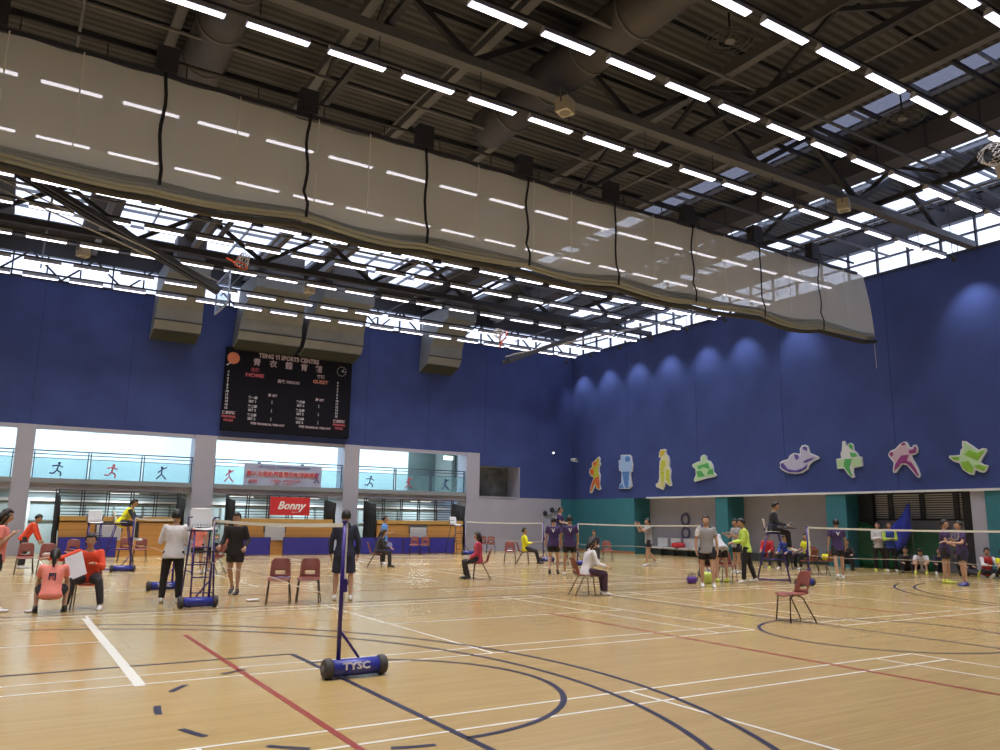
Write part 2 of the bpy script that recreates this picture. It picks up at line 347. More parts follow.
# glazed wall under the gallery
ug = mat('pale_green_glazing', (.50, .62, .66), .35, noise=.12, scale=.6)
struct('wall_under_gallery', MB().box(XL, 18.42, 30.6, 30.9, 0, 2.62), ug)
fr = MB()
for x in [(-14+1.15*k) for k in range(29)]: fr.box(x-.03, x+.03, 30.52, 30.6, 0, 2.15)
fr.box(XL, 18.4, 30.5, 30.6, 2.1, 2.2)
fr.box(XL, 18.4, 30.5, 30.6, 1.35, 1.39)
struct('trim_4', fr, mat('grey_mullion', (.22, .26, .28), .5))
struct('trim_5', MB().box(XL, 18.4, 30.35, 30.52, 2.16, 2.30), white_trim)
struct('trim_6', MB().box(-2.45, -2.3, 30.3, 30.5, 0, 2.2).box(11.5, 11.62, 30.3, 30.5, 0, 2.2), white_trim)

# right wall
struct('wall_right', MB().box(XR, XR+.4, YN, YB+.4, 2.87, ZW), blue)
rs = MB()
for y in (-1.5, 3.5, 8.5, 13.5, 18.5, 23.5): rs.box(XR-.006, XR, y-.012, y+.012, 2.95, ZW-.1)
struct('trim_7', rs, trim_blue)
struct('trim_8', MB().box(XR-.06, XR+.05, YN, 22.1, 2.82, 2.90), white_trim)
lt = MB().box(XR, XR+1.6, 23.1, YB+.4, 0, 2.87).box(XR, XR+1.1, 16.77, 17.5, 0, 2.87).box(XR, XR+1.1, 10.74, 11.64, 0, 2.87).box(XR, XR+1.6, YN, 5.5, 0, 2.87)
struct('wall_teal_pillars', lt, teal)
struct('wall_recess', MB().box(25.9, 26.3, 5.5, 23.1, 0, 2.87).box(XR+.05, 25.9, 5.5, 6.0, 0, 2.85), grey)
struct('ceiling_recess', MB().box(XR+.4, 26.3, YN, 23.1, 2.87, 3.0), grey)
struct('trim_9', MB().box(25.75, 25.9, 17.5, 23.1, 0, .34).box(25.45, 25.9, 11.64, 16.77, 0, .34), mat('dark_green_plinth', (.035, .05, .045), .6))
struct('trim_10', MB().box(XR-.04, XR, 23.1, YB, 0, .12), mat('orange_skirting', (.35, .17, .08), .6))
# louvred windows of the third recess
lv = MB()
for k in range(11): lv.beam((25.86, 6.2, 1.92+k*.085), (25.86, 10.6, 1.92+k*.085), .05, .05)
w4 = struct('window_4', lv, mat('grey_louvre', (.50, .52, .54), .5))
struct('louvre_backing', MB().box(25.87, 25.9, 6.0, 10.7, 1.85, 2.87), mat('dark_gap', (.03, .03, .035), .8), w4)
lf = MB()
for y in (6.1, 7.0, 8.25, 9.5, 10.6): lf.box(25.76, 25.86, y-.09, y+.09, 1.85, 2.87)
lf.box(25.76, 25.86, 6.0, 10.7, 1.82, 1.90)
struct('window_frame', lf, dark_steel, w4)
struct('wall_recess_dark', MB().box(25.62, 25.88, 6.0, 6.7, 0, 2.82).box(25.62, 25.88, 10.15, 10.74, 0, 2.82), mat('dark_recess_door', (.03, .032, .04), .6))

# walls outside the frame
plain = mat('far_hall_paint', (.10, .13, .30), .85)
struct('wall_left', MB().box(XL-.3, XL, YN, 34, 0, 13.6), plain)
struct('wall_near', MB().box(XL, XR+.4, YN-.3, YN, 0, 13.6), plain)
struct('wall_gallery_end', MB().box(XL-.3, 26.6, 34, 34.2, 0, 5.3), plain)

# clerestory glazing above both walls
cl = MB().box(XL, XR+.2, YB+.18, YB+.2, ZW, 12.35)
w1 = struct('window_1', cl, sky_glass)
cf = MB()
x = XL
while x < XR: cf.box(x-.03, x+.03, YB+.08, YB+.2, ZW, 12.35); x += 1.25
x = XL
while x < XR-1: cf.beam((x, YB-.1, ZW), (x+1.2, YB-.1, 12.4), .07, .07).beam((x+1.2, YB-.1, 12.4), (x+2.4, YB-.1, ZW), .07, .07); x += 2.4
struct('window_frame', cf, dark_steel, w1)
cl = MB().box(XR+.18, XR+.2, YN, YB+.2, ZW, 12.5)
w2 = struct('window_2', cl, sky_glass)
cf = MB()
y = YN
while y < YB: cf.box(XR+.08, XR+.2, y-.03, y+.03, ZW, 12.5); y += 1.25
cf.box(XR+.06, XR+.2, YN, YB, 11.9, 11.95)
struct('window_frame', cf, dark_steel, w2)
struct('wall_upper_back', MB().box(XL, XR+.4, YB+.1, YB+.4, 12.35, 13.6), dark_steel)
struct('wall_upper_right', MB().box(XR+.1, XR+.4, YN, YB, 12.5, 13.6), dark_steel)
struct('trim_11', MB().box(XL, XR, YB-.05, YB+.3, ZW-.05, ZW+.02).box(XR-.05, XR+.3, YN, YB, ZW-.05, ZW+.02), dark_steel)

# roof deck with its openings
rib_glass = glass('ribbed_rooflight_sheet', (.36, .37, .41), .15, (.36, .38, .44))
ZR = 13.3
STR = [(-4.15, -1.7), (-.55, 2.0), (3.0, 7.9), (8.8, 13.9), (16.2, 17.4), (20.0, 21.5), (23.2, 24.8)]
roof = MB()
xs = [XL]+[v for s in STR for v in s]+[XR+.4]
for i in range(0, len(xs)-1, 2): roof.box(xs[i], xs[i+1], YN, YB+.4, ZR, ZR+.3)
for k, (a, b) in enumerate(STR):
    if k < 4: roof.box(a, b, YN, 22.3, ZR, ZR+.3); roof.box(a, b, 27.6, YB+.4, ZR, ZR+.3)
    else: roof.box(a, b, YN, -5, ZR, ZR+.3); roof.box(a, b, 27.4, YB+.4, ZR, ZR+.3)
struct('ceiling', roof, deck_m)
for k, (a, b) in enumerate(STR):
    y0, y1 = (22.3, 27.6) if k < 4 else (-5, 27.4)
    w = struct('window_%d' % (k+5), MB().box(a, b, 13 if k == 4 else y0, y1, ZR+.2, ZR+.22), sky_glass)
    if k == 4: struct('ribbed_rooflight', MB().box(a, b, y0, 13, ZR+.2, ZR+.22), rib_glass, w)
    m = MB(); n = max(1, round((b-a)/1.25))
    for i in range(n+1): xx = a+(b-a)*i/n; m.box(xx-.025, xx+.025, y0, y1, ZR+.08, ZR+.2)
    yy = y0
    while yy <= y1: m.box(a, b, yy-.02, yy+.02, ZR+.08, ZR+.2); yy += 1.8
    struct('window_frame', m, mat('skylight_frame', (.22, .24, .28), .6), w)

# fill lamps added under the gallery slab to brighten the glazing behind
sl = bpy.data.lights.new('added_soffit_light', 'AREA'); sl.shape = 'RECTANGLE'; sl.size = 1.2; sl.size_y = .2; sl.energy = SOFFIT_FILL_W; sl.color = (.85, .97, 1.0)
sof_m = mat('added_soffit_panel', (.9, .9, .9), .5, emit=(.9, .98, 1), es=3); sof_m.cycles.emission_sampling = 'NONE'
for k, x in enumerate((-6.5, -1.9, 1.2, 6.2, 9.4, 12.0, 15.6)):
    t = thing('added_soffit_light', 'added fill light under the gallery slab, %s from the left' % ('first', 'second', 'third', 'fourth', 'fifth', 'sixth', 'seventh')[k], 'light', (x, 29.6, 2.60), 0, 'added fill lights under the gallery')
    MB().box(-.62, .62, -.09, .09, -.05, .015).build('housing', white_trim, t)
    MB().box(-.58, .58, -.07, .07, -.056, -.0505).build('diffuser', sof_m, t)
    link('soffit_fill_lamp', sl, t, (0, 0, -.06))
# ------------------------------------------------------------------ roof steel
for i, y in enumerate((-11.4, -5.2, 5.1, 21.6)):
    m = MB()
    m.box(XL, XR, y-.14, y+.14, 11.30, 11.52); m.box(XL, XR, y-.12, y+.12, 12.95, 13.2)
    t = struct('roof_truss', m, steel if y < 20 else dark_steel)
    d = MB(); x = -18.6; k = 0
    while x < XR-2.3:
        d.beam((x, y, 11.5 if k % 2 == 0 else 12.98), (x+2.3, y, 12.98 if k % 2 == 0 else 11.5), .14, .14)
        x += 2.3; k += 1
    struct('web_members', d, dark_steel, t)
    b = MB()
    for k in range(18): b.bar((-17+2.4*k, y, 11.3), (-17+2.4*k, y, 10.85), .012, 5)
    struct('hanger_rods', b, dark_steel, t)
m = MB()
for x in (-17.6, -14.4, -11.2, -8, -4.9, -1.1, 2.4, 5.3, 8.1, 11, 14.8, 19.3):
    m.box(x-.08, x+.08, YN, YB, 12.7, 12.95); m.box(x-.11, x+.11, YN, YB, 12.65, 12.71)
struct('roof_purlins', m, steel)
for x in (2.4, 11.0, 19.3):
    m = MB(); m.box(x-.07, x+.07, YN, 20.5, 11.62, 11.76); y = YN+.5; k = 0
    while y < 18.4: m.beam((x, y, 11.7 if k % 2 else 12.7), (x, y+1.9, 12.7 if k % 2 else 11.7), .10, .10); y += 1.9; k += 1
    struct('roof_truss', m, dark_steel)
m = MB(); y = YN+1
while y < 21: m.box(XL, XR, y-.04, y+.04, 12.95, 13.08); y += 1.33
struct('roof_battens', m, dark_steel)
m = MB()
for y in (2.9, 8.1, 13.8, 19.2, 24.7):
    m.bar((XL, y, 11.85), (XR, y, 11.85), .045, 7)
for x in (-3, 4.3, 11.9, 20.7): m.bar((x, YN, 11.75), (x, YB, 11.75), .035, 7)
struct('roof_conduits', m, steel)
m = MB()
for x, y in ((-3, 12), (3, 11), (9, 11), (15, 11)):
    m.beam((x, y, 11.5), (x+3.6, y+5, 12.9), .12, .12); m.beam((x+3.6, y, 11.5), (x, y+5, 12.9), .12, .12)
struct('roof_bracing', m, dark_steel)

# ------------------------------------------------------------------ ceiling lights in rows
tube_m = mat('lit_tubes', (.9, .9, .95), .4, emit=(.93, .90, 1.0), es=TUBE_GLOW)
tube_m.cycles.emission_sampling = 'NONE'
house_m = mat('light_housing', (.45, .45, .50), .5)
LROWS = [(-7.6, 'above the near end of the floor'), (-5.0, 'above the front of the floor'), (-2.45, 'at the very top right of the ceiling'),
         (-.13, 'in the row crossing the top right'), (2.35, 'in the second row from the top'), (5.13, 'in the lowest row before the curtain'),
         (9.5, 'in the first row behind the curtain'), (12.4, 'in the second row behind the curtain'), (15.37, 'in the row just under the curtain'),
         (17.6, 'in the second row below the curtain'), (20.65, 'in the third row below the curtain'),
         (23.55, 'in the row second nearest the scoreboard wall'), (25.65, 'in the row nearest the scoreboard wall')]
la = bpy.data.lights.new('tube_light', 'AREA'); la.shape = 'RECTANGLE'; la.size = 1.12; la.size_y = .13
la.energy = FIXTURE_W; la.color = (1.0, .955, .93); la.spread = R(92)
proto = None
ORD = 'zeroth first second third fourth fifth sixth seventh eighth ninth tenth eleventh twelfth thirteenth fourteenth fifteenth sixteenth seventeenth eighteenth nineteenth twentieth 21st 22nd 23rd 24th 25th'.split()
for y, where in LROWS:
    bx = MB().box(XL+1, 23.1, y-.035, y+.035, 10.75, 10.81)
    struct('light_batten', bx, dark_steel)
    nth = nal = 0
    ks = range(-9, 15) if y > -3 else range(-8, 15, 2)
    for k in ks:
        x = .17+1.585*k
        if proto is None:
            proto = thing('ceiling_light', 'x', 'light', (x, y, 10.63), 0, 'g')
            h = MB().box(-.6, .6, -.03, .03, .07, .12)
            v = [h.bm.verts.new(p) for p in ((-.6,-.09,-.02),(.6,-.09,-.02),(.6,.09,-.02),(-.6,.09,-.02),(-.6,-.06,.08),(.6,-.06,.08),(.6,.06,.08),(-.6,.06,.08))]
            for f in ((4,5,6,7),(0,1,5,4),(1,2,6,5),(2,3,7,6),(3,0,4,7)): h.bm.faces.new([v[i] for i in f])
            h.build('housing', house_m, proto)
            MB().box(-.58, .58, -.07, .07, -.035, -.022).build('diffuser', tube_m, proto)
            l = link('tube_light', la, proto, (0, 0, -.045)); c = proto
        else:
            c = copy_tree(proto); c.location = (x, y, 10.63)
        nal += 1; d = Vector((x, y, 10.7))-cam.location; k2 = d.dot(F)
        seen = k2 > 0 and 0 < 500+786.6*d.dot(R2)/k2 < 1000 and -10 < 375-786.6*d.dot(U2)/k2
        if seen: nth += 1
        c['label'] = ('%s tube light from the left ' % ORD[nth] if seen else 'tube light out of view, position %s, ' % ORD[nal])+where; c['group'] = 'tube lights '+where

# unseen spotlights, added at the row ends for light patches on the right wall
sp = bpy.data.lights.new('added_washer_lamp', 'SPOT'); sp.energy = WASHER_W; sp.spot_size = R(80); sp.spot_blend = .85; sp.shadow_soft_size = .04; sp.color = (.88, .93, 1.0)
for k, (y, e) in enumerate(((27.3, 1), (25.0, 1), (22.6, 1), (20.2, 1), (17.7, 1), (15.37, 1), (12.4, 1), (5.13, 1), (-.13, 1))):
    t = thing('added_wall_spotlight', 'added small spotlight washing the right wall, %s from the corner' % ORD[k+1], 'spotlight', (23.5, y, 10.72), 0, 'added spotlights along the right wall')
    MB().loft([(-.09, 0, .09), (.06, 0, -.06), (.10, 0, -.10)], [.05, .075, .08], 12).build('lamp_head', dark_steel, t)
    MB().bar((0, 0, .05), (0, 0, 1.95), .012).build('drop_rod', dark_steel, t)
    l = link('lamp', sp, t, (.14, 0, -.14)); l.rotation_euler = (0, R(-28), 0)

# ------------------------------------------------------------------ air ducts with outlets on the back wall
vent_m = mat('galvanised_outlet', (.20, .215, .225), .55, noise=.08, scale=1.5)
vent_d = mat('outlet_grille', (.06, .065, .045), .6)
def duct(x0, x1, label, y0=YN+1, low=8.95, outlet=True, zb=12.35):
    t = thing('air_duct', label, 'air duct', ((x0+x1)/2, 26, 11), 0, 'air ducts under the roof')
    w = (x1-x0)/2
    if outlet:
        m = MB(); secs = [(-.6, 11.7-11, 12.5-11, w*.86), (.25, .62, 1.5, w*.86), (.9, .05, .9, w*.9), (1.25, -.55, .35, w*.95), (1.5, -1.15, -.3, w*1.0)]
        low = 9.28; prof = [(2.3, 1.3), (-.6, 1.3), (-.6, .62), (.12, .5), (.62, .05), (1.0, -.5), (1.12, -1.05), (1.35, -1.42), (2.3, low-11)]
        wid = [w*.86, w*.86, w*.86, w*.86, w*.92, w*.97, w, w, w]
        L = [m.bm.verts.new((-a, p[0], p[1])) for a, p in zip(wid, prof)]; Rr = [m.bm.verts.new((a, p[0], p[1])) for a, p in zip(wid, prof)]
        for i in range(len(prof)): j = (i+1) % len(prof); m.bm.faces.new((L[i], Rr[i], Rr[j], L[j]))
        m.bm.faces.new(L[::-1]); m.bm.faces.new(Rr)
        m.build('outlet', vent_m, t)
        g = MB()
        for (a, b) in ((3, 4), (5, 6)):
            p = prof[a+1]; g.box(-wid[a+1]-.03, wid[a+1]+.03, p[0]-.05, p[0]+.02, p[1]-.02, p[1]+.03)
        g.build('seam_flange', dark_steel, t)
        g = MB(); n = 8
        for k in range(n):
            f = k/n; yy = 1.36+f*.85; zz = -1.46+f*(low-11+1.42)
            g.box(-w*.97, w*.97, yy-.03, yy+.03, zz-.04, zz)
        g.build('grille', vent_d, t)
    m = MB()
    if outlet: m.box(-w*.6, w*.6, -.55, .3, 1.2, 2.3)
    else: m.box(-w*.8, w*.8, y0-26, 1.0, zb-11, zb-11+.7)
    y = y0+.3 if not outlet else 99
    while y < 25: m.box(-w*.83, w*.83, y-26-.03, y-26+.03, zb-11-.04, zb-11+.79, 1); y += 1.5
    m.build('trunk', [duct_m, dark_steel], t)
    return t
duct(1.4, 3.35, 'narrow grey metal air outlet on the back wall left of the scoreboard', 9)
duct(4.95, 7.85, 'wide grey metal air outlet above the left half of the scoreboard', 9)
duct(8.05, 10.95, 'wide grey metal air outlet above the right half of the scoreboard', 9)
duct(14.6, 16.5, 'single grey metal air outlet on the blue wall right of the scoreboard', 9)
duct(18.0, 18.9, 'long brown duct under the roof running between right skylights', outlet=False)
def roundduct(x, y0, y1, r, z, label):
    t = thing('round_duct', label, 'air duct', (x, y0, z), 0, 'air ducts under the roof')
    m = MB().loft([(0, 0, 0), (0, y1-y0, 0)], [r, r], 20); y = .6
    while y < y1-y0: m.loft([(0, y-.03, 0), (0, y+.03, 0)], [r+.025]*2, 20, mi=1); y += 1.6
    m.build('pipe', [duct_m, steel], t)
roundduct(6.9, -6, 8.6, .55, 12.15, 'large round brown duct under the roof above the middle of the curtain')
roundduct(-.4, -4, 12, .5, 12.2, 'large round dark duct under the roof at the upper left')
for i, (x, y, lab) in enumerate(((7.9, 1.0, 'round ceiling fan guard near the top right between two light rows'), (13.6, .9, 'round ceiling fan guard at the right between two light rows'))):
    t = thing('ceiling_fan', lab, 'ceiling fan', (x, y, 11.0), 0, 'ceiling fan guards')
    g = MB()
    for r in (.48, .36, .24): g.loft([(r*math.cos(a*math.pi/12), r*math.sin(a*math.pi/12), 0) for a in range(24)], .014, 6, side=(0,0,1), closed=True)
    for a in range(8): g.bar((.08*math.cos(a*math.pi/4), .08*math.sin(a*math.pi/4), 0), (.48*math.cos(a*math.pi/4), .48*math.sin(a*math.pi/4), 0), .01, 5)
    g.build('guard', dark_steel, t)
    MB().loft([(0,0,-.03),(0,0,.1)], [.1,.1], 14).build('motor', steel, t)
    b = MB()
    for a in range(3):
        c, s = math.cos(a*2.094), math.sin(a*2.094); b.beam((.09*c, .09*s, .05), (.42*c, .42*s, .07), .12, .012)
    b.build('blades', dark_steel, t)
    MB().bar((0,0,.1), (0,0,.6), .02).build('stem', dark_steel, t)
cream = mat('cream_plastic', (.50, .46, .38), .5)
for x, y, lab in ((6.6, 4.7, 'cream box loudspeaker on the beam at the top middle'), (16.85, 4.7, 'cream box loudspeaker on the beam at the right'),
                  (-1.8, 22.4, 'cream box loudspeaker under the roof at the far left'), (6.55, 22.3, 'cream box loudspeaker above the scoreboard')):
    t = thing('ceiling_speaker', lab, 'loudspeaker', (x, y, 10.95), R(25), 'box loudspeakers hung under the roof')
    MB().box(-.19, .19, -.17, .17, -.2, .14).bevel(.02).build('cabinet', cream, t)
    MB().loft([(0, 0, -.2), (0, 0, -.212)], [.13, .12], 16).build('speaker_cone', mat('speaker_cloth', (.25, .23, .18), .8), t)
    MB().beam((-.21, 0, 0), (-.21, 0, .38), .03, .03).beam((.21, 0, 0), (.21, 0, .38), .03, .03).beam((-.22, 0, .38), (.22, 0, .38), .03, .03).build('bracket', steel, t)

# ------------------------------------------------------------------ raised divider curtain
cur = thing('divider_curtain', 'long beige mesh curtain drawn up across the whole hall under the roof', 'curtain', (0, 7.7, 8.2))
mesh_m = sheer('beige_curtain_mesh', (.66, .65, .58), .84, .35)
fold_m = sheer('beige_curtain_folds', (.42, .43, .38), .97, .2)
STRAPS = [-13.4, -10.4, -7.4, -4.4, -1.4, 1.6, 4.55, 7.5, 10.5, 13.5, 16.55, 19.5]
def sag(x):     # hem height between the lifting straps
    k = (x+1.4)/2.99; f = k-math.floor(k)
    return -.12+.10*(math.sin(math.pi*f)**.8)*-1+.05*math.sin(x*1.3)+.009*x-.05
m = MB(); nx, nz = 300, 12; g = []
for i in range(nx+1):
    x = -16+(22.65+16)*i/nx; row = []
    for j in range(nz+1):
        f = j/nz; z = .18+sag(x)*(1-f)+f*2.1-.05*f*math.sin(x*.8)
        yy = .05*math.sin(x*2.1+.5)*(1-f)+.03*math.sin(x*5.3)*f-.10*math.sin(math.pi*f)*.5
        xx = x-(.35*f*max(0, (x-19.5)/3.1)**2)
        row.append(m.bm.verts.new((xx, yy, z)))
    g.append(row)
for i in range(nx):
    for j in range(nz): m.bm.faces.new((g[i][j], g[i+1][j], g[i+1][j+1], g[i][j+1])).smooth = True
m.build('mesh_panel', mesh_m, cur)
m = MB()
for q, (r, dz, dy, ph) in enumerate(((.05, .04, -.11, 0), (.05, .09, -.09, 1.3), (.045, .14, -.07, 2.2), (.06, -.02, -.05, .6), (.04, .19, -.05, 3.0))):
    pts = [(x/2, dy+.02*math.sin(x*.7+ph), dz+sag(x/2)*.9+.03*math.sin(x*.45+ph)) for x in range(-32, 46)]
    m.loft(pts, r, 7, side=(0,0,1))
m.build('gathered_hem', fold_m, cur)
m = MB(); m.loft([(x/2, .02, -.13+sag(x/2)) for x in range(-32, 45)]+[(22.75, .02, -.05)], .075, 8, side=(0,0,1))
m.build('hem_pipe', mat('dark_hem', (.05, .045, .035), .7), cur)
strap_m = mat('black_strap', (.012, .012, .014), .8)
for x in STRAPS:
    m = MB(); pts = [(x+.03*math.sin(k*1.1+x), -.14-.02*math.cos(k), 2.32-k*.23) for k in range(9)]+[(x+.06, -.2, .2), (x+.05, -.18, -.12)]
    m.loft(pts, (.035, .012), 6)
    m.build('lifting_strap', strap_m, cur)
seam = sheer('curtain_seam', (.85, .82, .75), .9, .3)
for x in [v+1.5 for v in STRAPS]+[v+.25 for v in STRAPS[1::2]]:
    m = MB(); m.loft([(x-.02*k*.05, -.075-.02*math.sin(k), 2.3-k*.2) for k in range(11)], (.014, .006), 6); m.build('panel_seam', seam, cur)
m = MB(); m.box(-16, 21.9, -.04, .04, 2.28, 2.38); m.bar((-16, .1, 2.75), (21.9, .1, 2.75), .04)
for x in STRAPS: m.box(x-.2, x+.2, -.1, .2, 2.4, 2.95)
for k in range(26): m.bar((-16+1.5*k, .05, 2.44), (-16+1.5*k, .1, 2.75), .015, 5)
m.build('winch_rail', dark_steel, cur)
MB().bar((22.68, .02, -.05), (22.72, .02, -1.05), .008, 5).build('pull_cord', mat('pale_cord', (.5, .5, .5), .6), cur)

# ------------------------------------------------------------------ folded basketball hoops under the roof
orange = mat('orange_ring_paint', (.85, .12, .04), .5)
netm = mat('white_hoop_net', (.75, .75, .78), .7)
def hoop(name, label, y, piv, tip, ring, board=True, rm=orange):
    t = thing('basketball_hoop', label, 'basketball hoop', (tip[0], y, tip[1]), 0, 'folded basketball hoops under the roof')
    P = lambda x, dy, z: (x-tip[0], dy, z-tip[1])
    m = MB()
    for dy in (-.35, .35): m.beam(P(piv[0], dy, piv[1]), P(tip[0], dy*.6, tip[1]), .14, .14)
    m.beam(P(piv[0], 0, piv[1]), P(tip[0], 0, tip[1]), .10, .18)
    m.beam(P(piv[0], -.42, piv[1]), P(piv[0], .42, piv[1]), .14, .14)
    for dy in (-.35, .35): m.beam(P(piv[0], dy, piv[1]), P(piv[0], dy, 13.32), .12, .12)
    m.build('folding_arm', dark_steel, t)
    b = MB(); sgn = 1 if tip[0] > piv[0] else -1
    for dy in (-.45, .45): b.bar(P(piv[0], dy, piv[1]-.9), P(tip[0]-sgn*.1, dy*.5, tip[1]+.25), .025)
    b.build('brace_cable', mat('pale_cable', (.45, .45, .45), .5), t)
    if board:
        f = MB(); bx, bz = tip[0]+sgn*.1, tip[1]-.55
        for zz in (bz, bz+1.05): f.beam(P(bx, -.9, zz), P(bx, .9, zz), .05, .05)
        for dy in (-.9, .9): f.beam(P(bx, dy, bz), P(bx, dy, bz+1.05), .05, .05)
        f.build('backboard_frame', mat('grey_blue_frame', (.20, .24, .38), .5), t)
        MB().box(bx-tip[0]-.01, bx-tip[0]+.01, -.88, .88, bz-tip[1], bz-tip[1]+1.05).build('backboard_glass', glass('board_glass', (.8, .85, .95), .12), t)
    rx, rz, tl = ring
    n = MB(); M = Matrix.Translation(P(rx, 0, rz)) @ Matrix.Rotation(R(tl), 4, 'Y')
    pts = [M @ Vector((.23*math.cos(a*math.pi/10), .23*math.sin(a*math.pi/10), 0)) for a in range(20)]
    n.loft(pts, .022, 7, side=(0, 0, 1), closed=True)
    n.beam(M @ Vector((.22, 0, 0)), M @ Vector((.5, 0, 0)), .12, .03)
    n.build('ring', rm, t)
    n = MB()
    for a in range(12):
        for s in (-1, 1):
            q = [M @ Vector(((.225-.08*k/3)*math.cos((a+s*k*.5)*math.pi/6), (.225-.08*k/3)*math.sin((a+s*k*.5)*math.pi/6), -.14*k)) for k in range(4)]
            n.loft(q, .010, 4)
    n.build('net', netm, t)
hoop('h', 'basketball hoop folded up on long dark arms at the upper left', 17.0, (-6.0, 12.3), (1.9, 8.75), (2.5, 9.75, 200))
hoop('h', 'basketball hoop folded up below the far right end of the curtain', 17.0, (22.0, 11.7), (12.9, 7.75), (12.75, 8.75, 110), board=False)
hoop('h', 'basketball hoop folded up at the right edge above the light rows', -1.3, (22.0, 11.9), (13.9, 9.3), (12.9, 9.0, 70), board=False, rm=mat('grey_ring', (.4, .38, .38), .5))

# ------------------------------------------------------------------ scoreboard
board_m = mat('black_scoreboard', (.008, .008, .014), .7, spec=.15)
pinkw = mat('pale_pink_lettering', (.52, .42, .47), .5); redl = mat('red_lettering', (.50, .10, .13), .5); oran = mat('orange_lettering', (.55, .22, .16), .5)
whl = mat('white_lettering', (.55, .55, .60), .5)
sb = thing('scoreboard', 'large black electronic scoreboard on the blue back wall above the gallery', 'scoreboard', (7.75, YB-.3, 5.48))
sbb = MB().box(-3.03, 3.06, 0, .3, 0, 3.86).bevel(.02, 1).build('board', board_m, sb)
def T(s, size, m, x, z, sx=1.0, bold=.0, rot=0):
    return text('lettering', s, size, m, sbb, (x-7.75, -.008, z-5.48), sx=sx, bold=bold)
T('TSING YI SPORTS CENTRE', .29, pinkw, 7.63, 9.08, .86, .012)
for c, x in zip('青衣體育館', (6.11, 6.87, 7.62, 8.37, 9.1)): T(c, .36, pinkw, x, 8.73, 1, .008)
T('主隊', .20, redl, 6.05, 8.37, 1, .004); T('HOME', .23, redl, 6.05, 8.11, 1.3, .01)
T('客隊', .20, pinkw, 9.23, 8.37, 1, .004); T('GUEST', .23, oran, 9.22, 8.12, 1.1, .01)
T('局數 PERIOD', .17, pinkw, 7.66, 7.95, 1.1, .006)
for k in range(12):
    n = str(4+k)
    T(n, .14, whl, 4.85, 8.16-k*.152, 1, .006); T(n, .14, whl, 10.1, 8.18-k*.152, 1, .006)
for x in (5.0, 10.27):
    T('隊員號碼', .15, pinkw, x, 6.27, 1, .006); T('PERSONAL', .14, redl, x, 6.10, .95, .006); T('FOULS', .14, redl, x, 5.93, 1, .006)
for k in range(3):
    T('第%s局' % '一二三'[k], .14, whl, 6.04, 7.05-k*.405, 1, .006); T('SET %d' % (k+1), .15, whl, 6.03, 6.88-k*.405, 1, .006)
    T('第%s局' % '四五六'[k], .14, whl, 8.30, 7.05-k*.405, 1, .006); T('SET %d' % (k+4), .15, whl, 8.30, 6.88-k*.405, 1, .006)
    T(':', .26, whl, 6.93, 6.94-k*.4, 1, .01); T(':', .26, whl, 9.2, 6.95-k*.4, 1, .01)
T('局 SET', .15, pinkw, 6.94, 7.24, 1, .006); T('局 SET', .15, pinkw, 9.23, 7.24, 1, .006)
T('暫停 TECHNICAL TIME-OUT', .125, pinkw, 6.8, 5.86, 1, .006); T('暫停 TECHNICAL TIME-OUT', .125, pinkw, 9.07, 5.88, 1, .006)
MB().loft([(5.03-7.75, -.02, 3.34), (5.03-7.75, 0, 3.34)], [.27, .28], 24, side=(1,0,0)).build('ball_emblem', mat('orange_emblem', (.62, .20, .10), .5), sb)
MB().beam((-3.0, -.015, 2.98), (-2.84, -.015, 3.1), .02, .05).build('emblem_tail', whl, sbb)
m = MB()
for k in range(12):
    a = k*math.pi/6; m.ball((10.27-7.75+.23*math.cos(a), -.01, 3.29+.23*math.sin(a)), .025, 6)
m.beam((2.52, -.015, 3.29), (2.62, -.015, 3.39), .02, .03).beam((2.52, -.015, 3.29), (2.7, -.015, 3.26), .02, .03)
m.build('clock_face', whl, sb)

# ------------------------------------------------------------------ sport figures on the right wall
FC = {'pale_pink': (.62, .46, .56), 'lilac': (.50, .50, .66), 'cream': (.72, .70, .42), 'orange_red': (.72, .16, .05), 'lime': (.55, .62, .06), 'gold': (.62, .50, .05), 'mid_blue': (.10, .24, .58), 'pale_blue': (.38, .56, .85),
      'green': (.09, .42, .12), 'pale_green': (.48, .72, .42), 'violet': (.10, .075, .34), 'magenta': (.28, .04, .22), 'leaf': (.25, .52, .05)}
fig_w = mat('white_cutout_board', (.68, .72, .74), .6)
FLAB = ['orange and yellow cutout of a hiker, nearest the corner of the hall', 'pale blue cutout of a figure on a rock, second from the corner', 'yellow cutout of a walking person on the blue wall',
        'small green and white cutout of a stretching gymnast', 'violet and white cutout of two swimmers in waves', 'green cutout of a figure over a pale green plank',
        'purple and white cutout of a boxing figure', 'light green cutout of a leaping kicking figure at the right']
